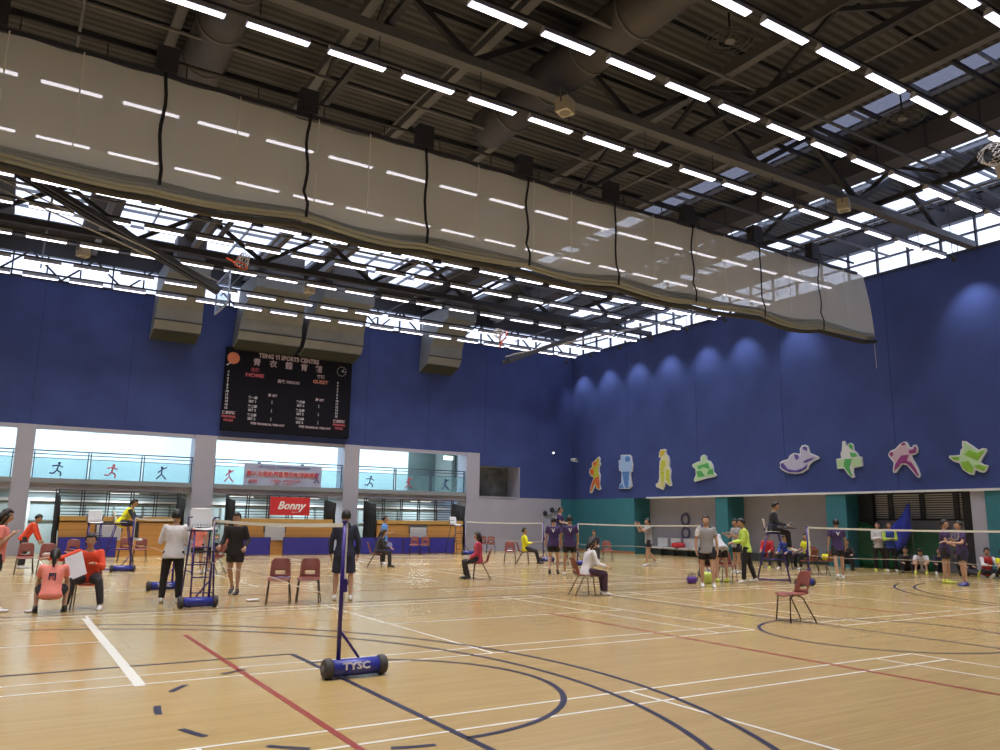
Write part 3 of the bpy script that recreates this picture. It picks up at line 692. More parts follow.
for (nm, outl, ins), lab in zip(FIGS, FLAB):
    cy = sum(p[0] for p in outl)/len(outl); cz = min(p[1] for p in outl)
    t = thing('wall_figure', lab, 'wall figure', (XR-.05, cy, cz), 0, 'sport cutouts on the blue right wall')
    MB().prism([(y-cy, z-cz) for y, z in outl], -.02, .05).build('white_board', fig_w, t)
    base = {'hiker': 'gold', 'climber': 'pale_blue', 'gymnast': 'pale_green', 'leaper': 'pale_green', 'fighter': 'pale_pink', 'swimmer': 'lilac', 'walker': 'cream'}.get(nm)
    if base:
        P_ = [Vector((y-cy, z-cz)) for y, z in outl]; n_ = len(P_); ar = sum(P_[i].x*P_[(i+1) % n_].y-P_[(i+1) % n_].x*P_[i].y for i in range(n_)); Q = []
        for i in range(n_):
            a, b, c = P_[i-1], P_[i], P_[(i+1) % n_]
            n1 = Vector((-(b-a).y, (b-a).x)).normalized(); n2 = Vector((-(c-b).y, (c-b).x)).normalized(); nn = (n1+n2)
            nn = nn.normalized() if nn.length > .1 else n1
            Q.append(b+nn*(.055 if ar > 0 else -.055))
        MB().prism([(q.x, q.y) for q in Q], -.026, -.0201).build('painted_ground', mat('figure_'+base, FC[base], .6), t)
    for c, p in ins:
        MB().prism([(y-cy, z-cz) for y, z in p], -.036, -.0261 if base else -.0201).build('painted_shape', mat('figure_'+c, FC[c], .6, noise=.12, scale=5), t)

# ------------------------------------------------------------------ gallery furniture
alu = mat('dark_rail', (.06, .08, .12), .5, .3)
def balustrade(x0, x1, label):
    t = thing('glass_balustrade', label, 'balustrade', ((x0+x1)/2, YB+.1, 3.06), 0, 'gallery balustrades')
    w = (x1-x0)/2
    m = MB(); n = max(1, round((x1-x0)/1.9))
    for i in range(n): m.box(-w+2*w*i/n+.04, -w+2*w*(i+1)/n-.04, -.01, .01, 0, .80)
    m.build('glass_panel', pale_glass, t)
    for i in range(n+1):
        for d in (-.05, .05):
            if abs(-w+2*w*i/n+d) < w: MB().box(-w+2*w*i/n+d-.02, -w+2*w*i/n+d+.02, -.03, .03, 0, 1.08).build('post', alu, t)
    for z, r in ((1.12, .025), (.98, .018), (.82, .015)): MB().bar((-w, .02, z), (w, .02, z), r).build('handrail', alu, t)
balustrade(-8.9, -3.1, 'glass balustrade of the gallery at the far left edge')
balustrade(-2.45, 3.72, 'glass balustrade of the gallery left of the scoreboard')
balustrade(4.62, 10.72, 'glass balustrade of the gallery behind the tournament banner')
balustrade(11.5, 17.62, 'glass balustrade of the gallery at the right end')
def runner(x, col, pose, label):
    t = thing('runner_decal', label, 'decal', (x, YB+.07, 3.4), 0, 'small sport figures on the gallery glass')
    P = {0: [((0,.0),(.05,.2)),((.05,.2),(.22,.12)),((.05,.2),(-.18,.16)),((0,0),(.16,-.1)),((.16,-.1),(.14,-.24)),((0,0),(-.12,-.14)),((-.12,-.14),(-.26,-.12))],
         1: [((0,0),(0,.2)),((0,.2),(.2,.3)),((0,.2),(-.15,.05)),((0,0),(.2,-.22)),((0,0),(-.2,-.22))]}[pose]
    m = MB()
    for a, b in P: m.bar((a[0], 0, a[1]), (b[0], 0, b[1]), .027)
    m.ball((.07 if pose == 0 else .0, 0, .28), (.055, .008, .06), 10)
    m.build('painted_figure', mat('decal_'+col, {'navy': (.01, .02, .12), 'red': (.6, .06, .09)}[col], .5), t)
for x, c, p, l in ((-1.55, 'navy', 0, 'dark blue running figure on the glass above the left bleachers'), (.48, 'red', 0, 'red running figure on the glass between two dark blue ones'),
                   (2.45, 'navy', 1, 'dark blue fencing figure on the glass left of the thick column'), (5.32, 'red', 1, 'red fencing figure on the glass left of the banner'),
                   (12.16, 'navy', 0, 'dark blue figure on the glass right of the banner column'), (14.31, 'red', 1, 'red figure on the right gallery glass'),
                   (16.45, 'navy', 1, 'pair of dark blue figures at the right end of the gallery glass')): runner(x, c, p, l)
# gallery ceiling panels
gl = bpy.data.lights.new('gallery_light', 'AREA'); gl.shape = 'RECTANGLE'; gl.size = 1.6; gl.size_y = .5; gl.energy = GALLERY_W; gl.color = (.74, .95, 1.0)
pan_m = mat('lit_panel', (.9, .9, .9), .5, emit=(.8, .95, 1), es=5); pan_m.cycles.emission_sampling = 'NONE'
for k, x in enumerate((-7, -4.2, -1.2, 2.0, 5.6, 8.0, 10.2, 13.0, 15.6)):
    t = thing('gallery_light', 'flat light panel in the gallery ceiling, %s from the left' % ORD[k+1], 'light', (x, 31.2, 6.185), 0, 'gallery ceiling lights')
    MB().box(-.9, .9, -.3, .3, -.05, 0).build('housing', white_trim, t)
    MB().box(-.82, .82, -.25, .25, -.056, -.0505).build('diffuser', pan_m, t)
    link('panel_light', gl, t, (0, 0, -.07))
# tournament banner
bn = thing('tournament_banner', 'pale lilac banner with red Chinese lettering hung on the gallery glass', 'banner', (7.78, YB-.04, 2.88))
ban_m = striped('lilac_banner', (.44, .47, .66), (.42, .50, .68), .7, 0, .6)
m = MB(); n = 24; ga = []
for i in range(n+1):
    x = -1.84+3.68*i/n; ga.append([m.bm.verts.new((x, .012*math.sin(i*.9)-.01, z)) for z in (0, .6, 1.18)])
for i in range(n):
    for j in range(2): m.bm.faces.new((ga[i][j], ga[i+1][j], ga[i+1][j+1], ga[i][j+1]))
bnn = me = m.build('banner_cloth', ban_m, bn); sd = me.modifiers.new('thickness', 'SOLIDIFY'); sd.thickness = .006
redt = mat('banner_red', (.70, .08, .10), .6); wt = mat('banner_white', (.8, .8, .85), .6); bt = mat('banner_blue', (.06, .08, .35), .6)
text('lettering', '第十五屆新界區際羽毛球錦標賽', .265, wt, bnn, (-.02, -.035, .70), bold=.022, sx=.92)
text('lettering', '第十五屆新界區際羽毛球錦標賽', .265, redt, bnn, (-.02, -.045, .70), bold=.004, sx=.92)
text('lettering', '二零一三至二零一四年度香港新界區體育總會主辦', .095, bt, bnn, (0, -.04, 1.04), sx=1.2)
text('lettering', '主辦機構：新界區體育總會', .10, redt, bnn, (.1, -.04, .42), sx=1.2)
text('lettering', '日期：十二月至一月', .10, redt, bnn, (.1, -.04, .28), sx=1.2)
text('lettering', '協辦：各區體育會   贊助機構   支持機構', .08, bt, bnn, (0, -.04, .10), sx=1.5)
text('lettering', '贊助', .17, redt, bnn, (-1.42, -.04, .36), sx=1.2)
m = MB()
for a, b in (((0,0),(0,.2)),((0,.2),(.12,.28)),((0,.2),(-.12,.12)),((0,0),(.12,-.16)),((0,0),(-.12,-.16))): m.bar((1.6+a[0], -.035, .55+a[1]), (1.6+b[0], -.035, .55+b[1]), .022)
m.ball((1.6, -.04, .82), (.05, .01, .05), 8); m.build('player_emblem', bt, bnn)
for x in (-1.2, .9):
    MB().box(x-.05, x+.05, -.02, .06, 1.14, 1.24).build('clip', alu, bn)
# ------------------------------------------------------------------ bleachers and barriers under the gallery
wood_m = striped('orange_plank_front', (.62, .31, .085), (.40, .18, .05), .21, 2, .45, duty=.93)
drape_m = mat('black_side_drape', (.012, .012, .014), .85)
wpan = mat('white_access_panel', (.60, .60, .62), .5)
def bleacher(x0, x1, label, px):
    t = thing('bleacher', label, 'bleachers', ((x0+x1)/2, 26.6, 0), 0, 'folded wooden bleachers under the gallery')
    w = (x1-x0)/2
    MB().box(-w+.1, w-.1, 0, .25, 0, 1.32).build('plank_front', wood_m, t)
    MB().box(-w+.1, w-.1, .25, 1.5, 1.0, 1.45).box(-w+.1, w-.1, -.02, .5, 1.38, 1.56).build('seat_deck', mat('ochre_deck', (.56, .34, .10), .5), t)
    MB().box(px-.5, px+.5, -.015, .02, .95, 1.38).build('opening', mat('dark_slot', (.10, .09, .09), .8), t)
    MB().box(px-.44, px+.44, -.06, -.02, .62, 1.22).bevel(.015).build('access_panel', wpan, t)
    m = MB()
    for k in range(9): m.beam((-w, 1.35, 1.62+k*.122), (w, 1.35, 1.62+k*.122), .025, .032)
    m.build('back_rail', dark_steel, t)
    n = max(4, int(2*w/.9))
    for i in range(n+1):
        m = MB()
        for d in (-.05, .05): m.box(-w+2*w*i/n+d-.018, -w+2*w*i/n+d+.018, 1.3, 1.36, 1.45, 2.62)
        m.build('rail_post', dark_steel, t)
    for s in (-1, 1):
        m = MB(); n = 12; g = []
        for i in range(n+1):
            y = .0+1.3*i/n; g.append([m.bm.verts.new((s*w+.05*math.sin(i*1.9)+.04*s*(j % 2), y, z)) for j, z in enumerate((.05, .9, 1.7, 2.3+.15*i/n))])
        for i in range(n):
            for j in range(3): m.bm.faces.new((g[i][j], g[i+1][j], g[i+1][j+1], g[i][j+1]))
        o = m.build('side_drape', drape_m, t, smooth=True); o.modifiers.new('t', 'SOLIDIFY').thickness = .05
bleacher(-1.45, 3.15, 'folded wooden bleachers at the left behind the yellow umpire', -.45)
bleacher(5.2, 9.75, 'folded wooden bleachers in the middle with the red sign on their rail', -.47)
bleacher(11.75, 16.6, 'folded wooden bleachers at the right end beside the plain grey wall', -.17)
# red sponsor sign on the middle rail
sg = thing('sponsor_sign', 'red sign with white slanted lettering on the middle bleacher rail', 'sign', (8.0, 27.78, 1.72))
sgb = MB().box(-.93, .93, 0, .03, 0, .82).build('sign_board', mat('red_sign', (.62, .035, .045), .5), sg)
text('lettering', 'Bonny', .50, mat('sign_white', (.85, .85, .85), .5), sgb, (.03, -.006, .43), shear=.35, bold=.014, sx=.98)
text('lettering', 'Sports', .10, MATS['sign_white'], sgb, (.22, -.006, .15))
m = MB().beam((-.5, .1, .2), (-.5, .1, .9), .03, .03).beam((.5, .1, .2), (.5, .1, .9), .03, .03); m.build('hook', dark_steel, sg)
bar_m = mat('royal_blue_barrier', (.035, .035, .34), .6, noise=.15, scale=4)
for x0, x1, lab in ((-1.35, .65, 'blue barrier panel in front of the left bleachers'), (5.4, 6.68, 'short blue barrier panel left of the white access panel'), (7.25, 9.45, 'blue barrier panel right of the white access panel'),
                    (10.4, 11.55, 'blue barrier panel behind the person in light blue'), (11.6, 12.95, 'blue barrier panel with a pale emblem, left of the pair of empty chairs'), (13.0, 14.35, 'blue barrier panel behind the pair of empty chairs'),
                    (14.4, 15.75, 'blue barrier panel nearest the far umpire chair')):
    t = thing('barrier', lab, 'barrier', ((x0+x1)/2, 26.05, 0), 0, 'low blue court barriers')
    w = (x1-x0)/2
    MB().box(-w+.02, w-.02, -.01, .01, .04, .74).build('cloth_panel', bar_m, t)
    m = MB()
    for a, b in (((-w, 0, .02), (w, 0, .02)), ((-w, 0, .76), (w, 0, .76)), ((-w, 0, .0), (-w, 0, .78)), ((w, 0, .0), (w, 0, .78))): m.beam(a, b, .03, .03)
    for s in (-1, 1): m.beam((s*w*.8, -.16, .015), (s*w*.8, .16, .015), .03, .03)
    m.build('frame', mat('barrier_frame', (.02, .02, .16), .5), t)
    if 11.5 < x0 < 11.7:
        MB().loft([(0, -.018, .42), (0, -.011, .42)], [.14, .14], 20, side=(1,0,0)).build('emblem', mat('pale_emblem', (.30, .33, .60), .6), t)

# ------------------------------------------------------------------ nets and wheeled posts
post_m = mat('purple_blue_metal', (.040, .022, .20), .35, .2)
base_m = mat('blue_base_drum', (.035, .045, .32), .3, noise=.08, scale=6)
rubber = mat('dark_rubber', (.05, .045, .05), .7)
tape_m = mat('white_net_tape', (.78, .78, .72), .6)
net_m = sheer('fine_dark_net', (.10, .08, .08), .10)
cord_m = mat('net_cord', (.50, .42, .34), .7)
def net_post(x, y, label, letters=True, rz=0):
    t = thing('net_post', label, 'net post', (x, y, 0), rz, 'wheeled badminton net posts')
    dr = MB().loft([(-.08, 0, .10), (.44, 0, .10)], [.085, .085], 20).build('base_drum', base_m, t)
    for s in (-.11, .475):
        wh = MB().loft([(s-.045, 0, .102), (s-.02, 0, .102), (s+.02, 0, .102), (s+.045, 0, .102)], [.085, .102, .102, .085], 20).build('wheel', rubber, t)
        MB().loft([(s-.055, 0, .102), (s+.055, 0, .102)], [.035, .035], 12).build('wheel_hub', steel, wh)
    m = MB(); m.loft([(.0, 0, .12), (0, 0, 1.55)], [.024, .020], 10); m.bar((0, 0, 1.55), (0, 0, 1.575), .028)
    m.build('pole', post_m, t)
    MB().bar((-.02, .0, .50), (.22, .0, .19), .014).build('brace', post_m, t)
    m = MB(); m.bar((.03, 0, .9), (.06, 0, .95), .02); m.box(.0, .05, -.03, .03, .85, .98); m.build('winch', post_m, t)
    if letters:
        text('lettering', 'TYSC', .095, mat('drum_lettering', (.8, .8, .85), .5), dr, (.17, -.088, .12) if not rz else (.17, .088, .12), rot=(R(90), 0, rz), bold=.003, sx=1.3)
    return t
def net(x, y0, y1, label):
    t = thing('badminton_net', label, 'net', (x, (y0+y1)/2, 0), math.atan2(-.20, y1-y0) if y0 == -.58 else 0, 'badminton nets across the courts')
    L = (y1-y0)/2-.03; n = 24
    sagf = lambda f: 1.55-.03*(1-(2*f-1)**2)
    m = MB()
    for i in range(n):
        a, b = i/n, (i+1)/n
        m.beam((0, -L+2*L*a, sagf(a)-.02), (0, -L+2*L*b, sagf(b)-.02), .012, .045)
    m.build('top_tape', tape_m, t)
    m = MB(); g = [[m.bm.verts.new((0, -L+2*L*i/n, z)) for z in (.79, sagf(i/n)-.04)] for i in range(n+1)]
    for i in range(n): m.bm.faces.new((g[i][0], g[i+1][0], g[i+1][1], g[i][1]))
    m.build('net_mesh', net_m, t)
    for s in (-1, 1): MB().box(-.006, .006, s*L-.02, s*L+.02, .79, 1.53).build('side_tape', tape_m, t)
    MB().loft([(0, -L+2*L*i/12, .79-.02*math.sin(i*.8)) for i in range(13)], .006, 5, side=(1,0,0)).build('bottom_cord', cord_m, t)
    m = MB(); m.bar((0, -L, .79), (0, -L-.03, .62), .004, 4).bar((0, L, .79), (0, L+.03, .62), .004, 4); m.build('tie_cord', cord_m, t)
NETS = [(-.10, -.58, 6.58, 'badminton net running back from the foreground post to the empty umpire chair', 'blue wheeled net post standing alone in the foreground', 'net post beside the white umpire chair near the man in white'),
        (.05, 10.4, 16.9, 'badminton net running to the yellow umpire at the left', 'net post standing behind the man in the white top', 'net post beside the yellow umpire at the far left'),
        (15.35, 17.95, 24.3, 'far badminton net in front of the plain grey wall', 'net post left of the purple players, by the grey wall', 'farthest net post below the right end of the bleachers'),
        (15.0, 9.0, 15.2, 'badminton net in front of the teal corner wall', 'net post behind the player in grey and white', 'net post left of the person seated by the teal wall'),
        (15.2, -.7, 5.35, 'badminton net across the right edge in front of the green tarpaulin', 'net post outside at the right edge', 'net post behind the foreground empty chair at the right')]
for x, y0, y1, nl, p0, p1 in NETS:
    net(x, y0, y1, nl)
    off = x if x > 1 else (-.245 if y0 < 0 else x)
    if y0 > -.65: net_post(off, y0-.02, p0, rz=math.pi if y0 == 10.4 else 0)
    net_post(x if x > 1 else .02, y1+.02, p1, letters=False, rz=math.pi if x < 1 or y0 < 0 else 0)

# ------------------------------------------------------------------ plastic chairs
shell_m = mat('maroon_brown_plastic', (.20, .052, .036), .45)
leg_m = mat('brown_black_tube', (.045, .028, .025), .45, .3)
def shellgrid(fn, nu, nv, hole=None, th=.012):
    m = MB(); g = [[m.bm.verts.new(fn(i/nu, j/nv)) for j in range(nv+1)] for i in range(nu+1)]
    for i in range(nu):
        for j in range(nv):
            if hole and hole(i, j): continue
            m.bm.faces.new((g[i][j], g[i+1][j], g[i+1][j+1], g[i][j+1])).smooth = True
    bmesh.ops.recalc_face_normals(m.bm, faces=m.bm.faces)
    bmesh.ops.solidify(m.bm, geom=list(m.bm.faces), thickness=th)
    return m
def seat_fn(u, v):     # v: 0 back .. 1 front
    x = (u-.5)*(.42+.03*v-.05*abs(2*v-1)**3); y = -.19+.41*v
    z = .445+.03*abs(2*u-1)**2.5-.015*math.sin(math.pi*v)-.03*max(0, (v-.8)/.2)**2+.03*max(0, (.2-v)/.2)**2
    return (x, y, z)
def back_fn(u, v):     # v: 0 bottom .. 1 top
    w = .385-.03*v-.09*max(0, (v-.75)/.25)**2
    return ((u-.5)*w, -.185-.10*v-.02*v*v+.045*abs(2*u-1)**2, .47+.36*v-.015*abs(2*u-1)**3*(v > .9))
def make_chair():
    t = thing('plastic_chair', 'x', 'chair', (0, 0, 0), 0, 'brown plastic chairs')
    shellgrid(seat_fn, 10, 10).build('seat', shell_m, t)
    shellgrid(back_fn, 12, 12, lambda i, j: 3 <= i < 9 and 2 <= j < 4).build('backrest', shell_m, t)
    for s in (-1, 1):
        MB().loft([(s*.15, .10, .43), (s*.185, .17, .40), (s*.215, .205, .0)], [.012]*3, 8, side=(0,1,0)).build('leg', leg_m, t)
        MB().loft([(s*.15, .02, .43), (s*.185, -.06, .40), (s*.225, -.27, .0)], [.012]*3, 8, side=(0,1,0)).build('leg', leg_m, t)
    MB().bar((-.15, .06, .432), (.15, .06, .432), .011).build('under_frame', leg_m, t)
    return t
chair0 = make_chair(); first = [True]
def chair(x, y, az, label, z=0):
    c = chair0 if first[0] else copy_tree(chair0); first[0] = False
    c.location = (x, y, z); c.rotation_euler = (0, 0, R(az-90)); c['label'] = label
    return c

# ------------------------------------------------------------------ umpire high chairs
ushell = mat('white_plastic_shell', (.72, .73, .76), .45)
uframe = mat('indigo_ladder_frame', (.045, .025, .19), .4, .2)
def umpire_chair(x, y, az, label, frame=None, drum=False, board=False):
    t = thing('umpire_chair', label, 'umpire chair', (x, y, 0), R(az-90), 'tall umpire chairs'); t.scale = (1, 1, .945); fm = frame or uframe
    def s_fn(u, v): return ((u-.5)*.42, -.19+.40*v, 1.46+.03*abs(2*u-1)**2.5-.02*max(0, (v-.8)/.2)**2)
    def b_fn(u, v):
        w = .40-.06*max(0, (v-.8)/.2)**2
        return ((u-.5)*w, -.19-.09*v+.04*abs(2*u-1)**2, 1.48+.38*v)
    shellgrid(s_fn, 8, 8).build('seat', ushell, t)
    shellgrid(b_fn, 15, 14, lambda i, j: 1 <= j < 2 and i % 2 == 1).build('backrest', ushell, t)
    for s in (-1, 1):
        MB().loft([(s*.17, .16, 1.44), (s*.20, .42, 0)], [.016]*2, 8, side=(0,1,0)).build('front_leg', fm, t)
        MB().loft([(s*.17, -.14, 1.44), (s*.20, -.48, 0)], [.016]*2, 8, side=(0,1,0)).build('rear_leg', fm, t)
        MB().loft([(s*.22, -.22, 1.50), (s*.235, -.18, 1.68), (s*.235, .20, 1.68)], [.012]*3, 8).build('armrest', fm, t)
        MB().bar((s*.185, .30, .65), (s*.19, -.32, .65), .011).build('side_brace', fm, t)
        MB().bar((s*.20, .42, .04), (s*.20, -.48, .04), .012).build('floor_bar', fm, t)
    for k in range(4):
        z = .27+k*.28; yy = .42-.26*z/1.44; MB().bar((-.195, yy, z), (.195, yy, z), .012).build('rung', fm, t)
    MB().bar((-.185, -.30, .75), (.185, -.30, .75), .012).build('cross_brace', fm, t)
    MB().box(-.2, .2, .30, .50, 1.02, 1.045).build('footrest', mat('black_footrest', (.012, .012, .012), .6), t)
    MB().box(-.24, .24, -.16, .18, 1.405, 1.43).build('seat_frame', fm, t)
    if drum:
        MB().loft([(-.28, -.50, .085), (.28, -.50, .085)], [.07, .07], 16).build('base_drum', base_m, t)
        for s in (-.31, .31): MB().loft([(s-.03, -.50, .09), (s+.03, -.50, .09)], [.09, .09], 16).build('wheel', rubber, t)
    if board:
        MB().box(-.25, .25, .22, .62, 1.575, 1.60).build('writing_tray', mat('dark_tray', (.05, .05, .06), .5), t)
        MB().beam((.235, .2, 1.66), (.235, .3, 1.59), .02, .02).build('tray_arm', fm, t)
    return t
umpire_chair(-.10, 6.98, -90, 'tall umpire chair with a white seat and ladder beside the man in white')
umpire_chair(-.22, 17.6, -14, 'tall umpire chair under the umpire in yellow at the left')
umpire_chair(-.75, 19.6, -90, 'empty white tall umpire chair left of the yellow umpire')
umpire_chair(15.2, 25.0, -80, 'far empty white umpire chair at the right end of the bleachers', frame=mat('dark_grey_ladder', (.05, .055, .08), .5))
umpire_chair(15.15, 16.6, -100, 'tall umpire chair under the purple umpire near the grey wall', board=True)
umpire_chair(15.75, 6.95, -48, 'tall umpire chair under the umpire in black at the right', board=True)

# ------------------------------------------------------------------ people
HAIR = mat('black_hair', (.012, .010, .010), .55)
LIP = mat('lips', (.38, .13, .11), .5); EYE = mat('eye_dark', (.02, .015, .012), .3)
SKIN = [mat('skin_a', (.52, .31, .21), .55), mat('skin_b', (.45, .26, .17), .55), mat('skin_c', (.58, .37, .26), .55)]
PENDING = []
def cloth(name, col): return mat('cloth_'+name, col, .85, noise=.08, scale=9)
CL = {'white': cloth('white', (.72, .72, .76)), 'black': cloth('black', (.016, .015, .018)), 'navy': cloth('navy', (.018, .022, .05)), 'salmon': cloth('salmon', (.82, .26, .22)),
      'redor': cloth('red_orange', (.75, .075, .03)), 'red': cloth('red', (.50, .03, .04)), 'yellow': cloth('yellow', (.80, .78, .02)), 'lime': cloth('lime_yellow', (.56, .76, .12)),
      'grey': cloth('grey', (.30, .30, .32)), 'purple': cloth('purple', (.052, .028, .115)), 'plum': cloth('plum', (.055, .025, .055)), 'teal': cloth('pale_teal', (.28, .48, .46)), 'sky': cloth('sky_blue', (.12, .32, .78)),
      'blue': cloth('royal_blue', (.03, .08, .42)), 'dark': cloth('charcoal', (.035, .035, .045)), 'crimson': cloth('crimson', (.48, .05, .10)), 'greywhite': cloth('grey_white', (.45, .45, .50)),
      'shoe_white': mat('shoe_white', (.70, .70, .70), .5), 'shoe_dark': mat('shoe_dark', (.03, .03, .035), .5), 'shoe_lime': mat('shoe_lime', (.62, .72, .10), .5), 'shoe_blue': mat('shoe_blue', (.05, .07, .30), .5)}

def V(*a): return Vector(a)
STAND = dict(lean=2, hp=5, hy=0, aL=((.22,.02,-1), (.08,.25,-1)), aR=((.22,.02,-1), (.08,.25,-1)), lL=((.08,.03,-1), (.03,-.03,-1)), lR=((.08,.03,-1), (.03,-.03,-1)))
def P(**k): d = dict(STAND); d.update(k); return d
WALK = P(lean=5, lL=((.05,.40,-1), (.02,.05,-1)), lR=((.05,-.22,-1), (.0,-.50,-1)), aL=((.2,-.35,-1), (.05,.1,-1)), aR=((.2,.3,-1), (.0,.7,-.8)))
SIT = P(lean=4, lL=((.18,1,-.05), (.0,.05,-1)), lR=((.18,1,-.05), (.0,.05,-1)), aL=((.15,.35,-1), (-.15,1,-.25)), aR=((.15,.35,-1), (-.15,1,-.25)))
FLOORSIT = P(lean=12, lL=((.15,.75,.75), (.05,.55,-1)), lR=((.15,.75,.75), (.05,.55,-1)), aL=((.15,.6,-.7), (-.2,1,.0)), aR=((.15,.6,-.7), (-.2,1,.0)), floor=True)

def person(label, x, y, az, pose, top, bottom, z=0, H=1.70, skin=0, sleeve='short', sleeve_col=None, legs='long', shoe='shoe_white', hair='short', extra=None, bulk=1.0, sleeve_sides=(0, 1)):
    s = H/1.72; t = thing('person', label, 'person', (x, y, z), R(az-90))
    sk = SKIN[skin % 3]; t.scale = (bulk, bulk, 1)
    ln = R(pose['lean']); T = V(0, math.sin(ln), math.cos(ln))
    # leg chains relative to the pelvis
    def chain(o, d1, l1, d2, l2, sg):
        a = V(d1[0]*sg, d1[1], d1[2]).normalized(); b = V(d2[0]*sg, d2[1], d2[2]).normalized()
        k = o+a*l1*s; return k, k+b*l2*s
    hipL, hipR = V(-.092*s, 0, -.02*s), V(.092*s, 0, -.02*s)
    kL, fL = chain(hipL, *[pose['lL'][0], .43, pose['lL'][1], .42], -1)
    kR, fR = chain(hipR, *[pose['lR'][0], .43, pose['lR'][1], .42], 1)
    low = min(fL.z, fR.z)
    pz = .085*s-low if not pose.get('floor') else max(.085*s-low, .13)
    pz = pose.get('ph', pz)
    O = V(0, 0, pz)
    hipL, hipR, kL, kR, fL, fR = [q+O for q in (hipL, hipR, kL, kR, fL, fR)]
    neck = O+T*.50*s
    shL, shR = O+T*.45*s+V(-.175*s, 0, 0), O+T*.45*s+V(.175*s, 0, 0)
    eL, wL = chain(shL, pose['aL'][0], .285, pose['aL'][1], .25, -1)
    eR, wR = chain(shR, pose['aR'][0], .285, pose['aR'][1], .25, 1)
    hl = R(pose['lean']*.5+pose['hp']); HD = V(0, math.sin(hl), math.cos(hl))
    head = neck+HD*.165*s
    def torso(m, infl, z0=-.09, z1=.53, neckr=.055):
        rings = [(-.09, .145, .105), (.0, .160, .115), (.10, .145, .105), (.20, .140, .105), (.32, .160, .115), (.41, .165, .105), (.455, .135, .085), (.49, .075, .065), (.53, neckr, .058)]
        pts, rr = [], []
        for a, rx, ry in rings:
            if a < z0-1e-6 or a > z1+1e-6: continue
            pts.append(O+T*a*s); rr.append(((rx+infl)*s, (ry+infl)*s))
        m.loft(pts, rr, 14)
    def limb(m, pts, rr, n=9): m.loft(pts, [r*s for r in rr], n)
    def mid(a, b, f): return a+(b-a)*f
    # body
    m = MB(); torso(m, 0)
    m.loft([neck-T*.02*s, neck+HD*.10*s], [.058*s, .052*s], 10)
    for sh, e, w in ((shL, eL, wL), (shR, eR, wR)):
        m.ball(sh, .058*s, 8)
        limb(m, [mid(sh, O+T*.40*s, .3), sh, mid(sh, e, .35), e], [.05, .056, .046, .037])
        limb(m, [e, mid(e, w, .3), w, mid(e, w, 1.12)], [.037, .040, .027, .027])
        m.ball(e, .038*s, 8)
        d = (w-e).normalized(); sd = V(1,0,0)
        m.loft([w, w+d*.03*s, w+d*.085*s], [(.030*s, .018*s), (.042*s, .020*s), (.042*s, .018*s)], 8, side=(0,1,0) if abs(d.y) < .7 else (1,0,0))
    for hp, k, f in ((hipL, kL, fL), (hipR, kR, fR)):
        limb(m, [hp+V(0,0,.04*s), mid(hp, k, .3), mid(hp, k, .75), k], [.092, .084, .062, .055])
        m.ball(k, .056*s, 8)
        limb(m, [k, mid(k, f, .28), mid(k, f, .7), f], [.053, .058, .040, .036])
        limb(m, [f+V(0,-.02*s,-.01*s), f+V(0,.08*s,-.04*s)], [.036, .03])
    x_ = MB()     # face and fingers, joined to the body surface afterwards
    yw = R(pose['hy'])
    HM = Matrix.Translation(head) @ Matrix.Rotation(-yw, 4, 'Z') @ Matrix.Rotation(-(hl+R(pose['hp']*.4)), 4, 'X') @ Matrix.Scale(s, 4)
    hb = bmesh.ops.create_uvsphere(x_.bm, u_segments=18, v_segments=14, radius=1)['verts']
    for v in hb:
        c = v.co.copy()
        k = 1-.30*max(0, -c.z)**1.3
        yy = c.y*.098*(1-.12*max(0, -c.z)) + (.012 if c.z < -.2 and c.y > .3 else 0)
        if c.y > .93 and -.35 < c.z < .1: yy += .016
        if c.y > .6 and .12 < c.z < .38 and .2 < abs(c.x) < .55: yy -= .007
        v.co = HM @ V(c.x*.078*k, yy, c.z*.118)
    for v in hb:
        for f in v.link_faces: f.smooth = True
    for sg in (-1, 1):
        x_.ball(HM @ V(sg*.078, -.005, -.005), (.012*s, .02*s, .032*s), 8)
        x_.ball(HM @ V(sg*.030, .086, .022), (.010*s, .008*s, .005*s), 8, mi=1)
        x_.ball(HM @ V(sg*.030, .086, .044), (.014*s, .005*s, .003*s), 6, mi=1)
    x_.ball(HM @ V(0, .103, -.012), (.012*s, .014*s, .018*s), 8)
    x_.ball(HM @ V(0, .088, -.055), (.024*s, .009*s, .007*s), 8, mi=2)
    for sg, e, w in ((-1, eL, wL), (1, eR, wR)):
        d = (w-e).normalized()
        up = V(0,0,1) if abs(d.z) < .7 else V(0,1,0)
        a = d.cross(up).normalized(); b = a.cross(d).normalized()   # a across or sideways, b roughly up or forward
        wide, curl = (b, -a*sg) if abs(d.z) >= .7 else (a, -b)
        palm = w+d*.08*s
        for q, (o, L) in enumerate(((-.03, .062), (-.01, .075), (.01, .070), (.03, .056))):
            p0 = palm+wide*o*s; p1 = p0+(d*.8+curl*.35).normalized()*L*.55*s; p2 = p1+(d*.45+curl*.8).normalized()*L*.5*s
            x_.loft([p0-d*.015*s, p1, p2], [.0095*s, .0085*s, .006*s], 6)
        th = w+d*.035*s+wide*.036*s
        x_.loft([th-wide*.012*s, th+(wide*.7+d*.7+curl*.3)*.032*s, th+(wide*.5+d*1.2+curl*.6)*.05*s], [.012*s, .010*s, .007*s], 6)
    PENDING.append((t, 'body', m, x_, [sk, EYE, LIP], .020))
    # shirt or jacket
    tm = CL[top]; sc = CL[sleeve_col] if sleeve_col else tm
    m = MB(); torso(m, .018, z1=.49)
    hr = [O+T*.10*s, O+T*.03*s, O-T*.05*s, O-T*.13*s]; hw = [(.164*s, .122*s), (.180*s, .132*s), (.198*s, .140*s), (.204*s, .145*s)]
    cut = 3 if pose['lL'][0][2] > .2 else 4
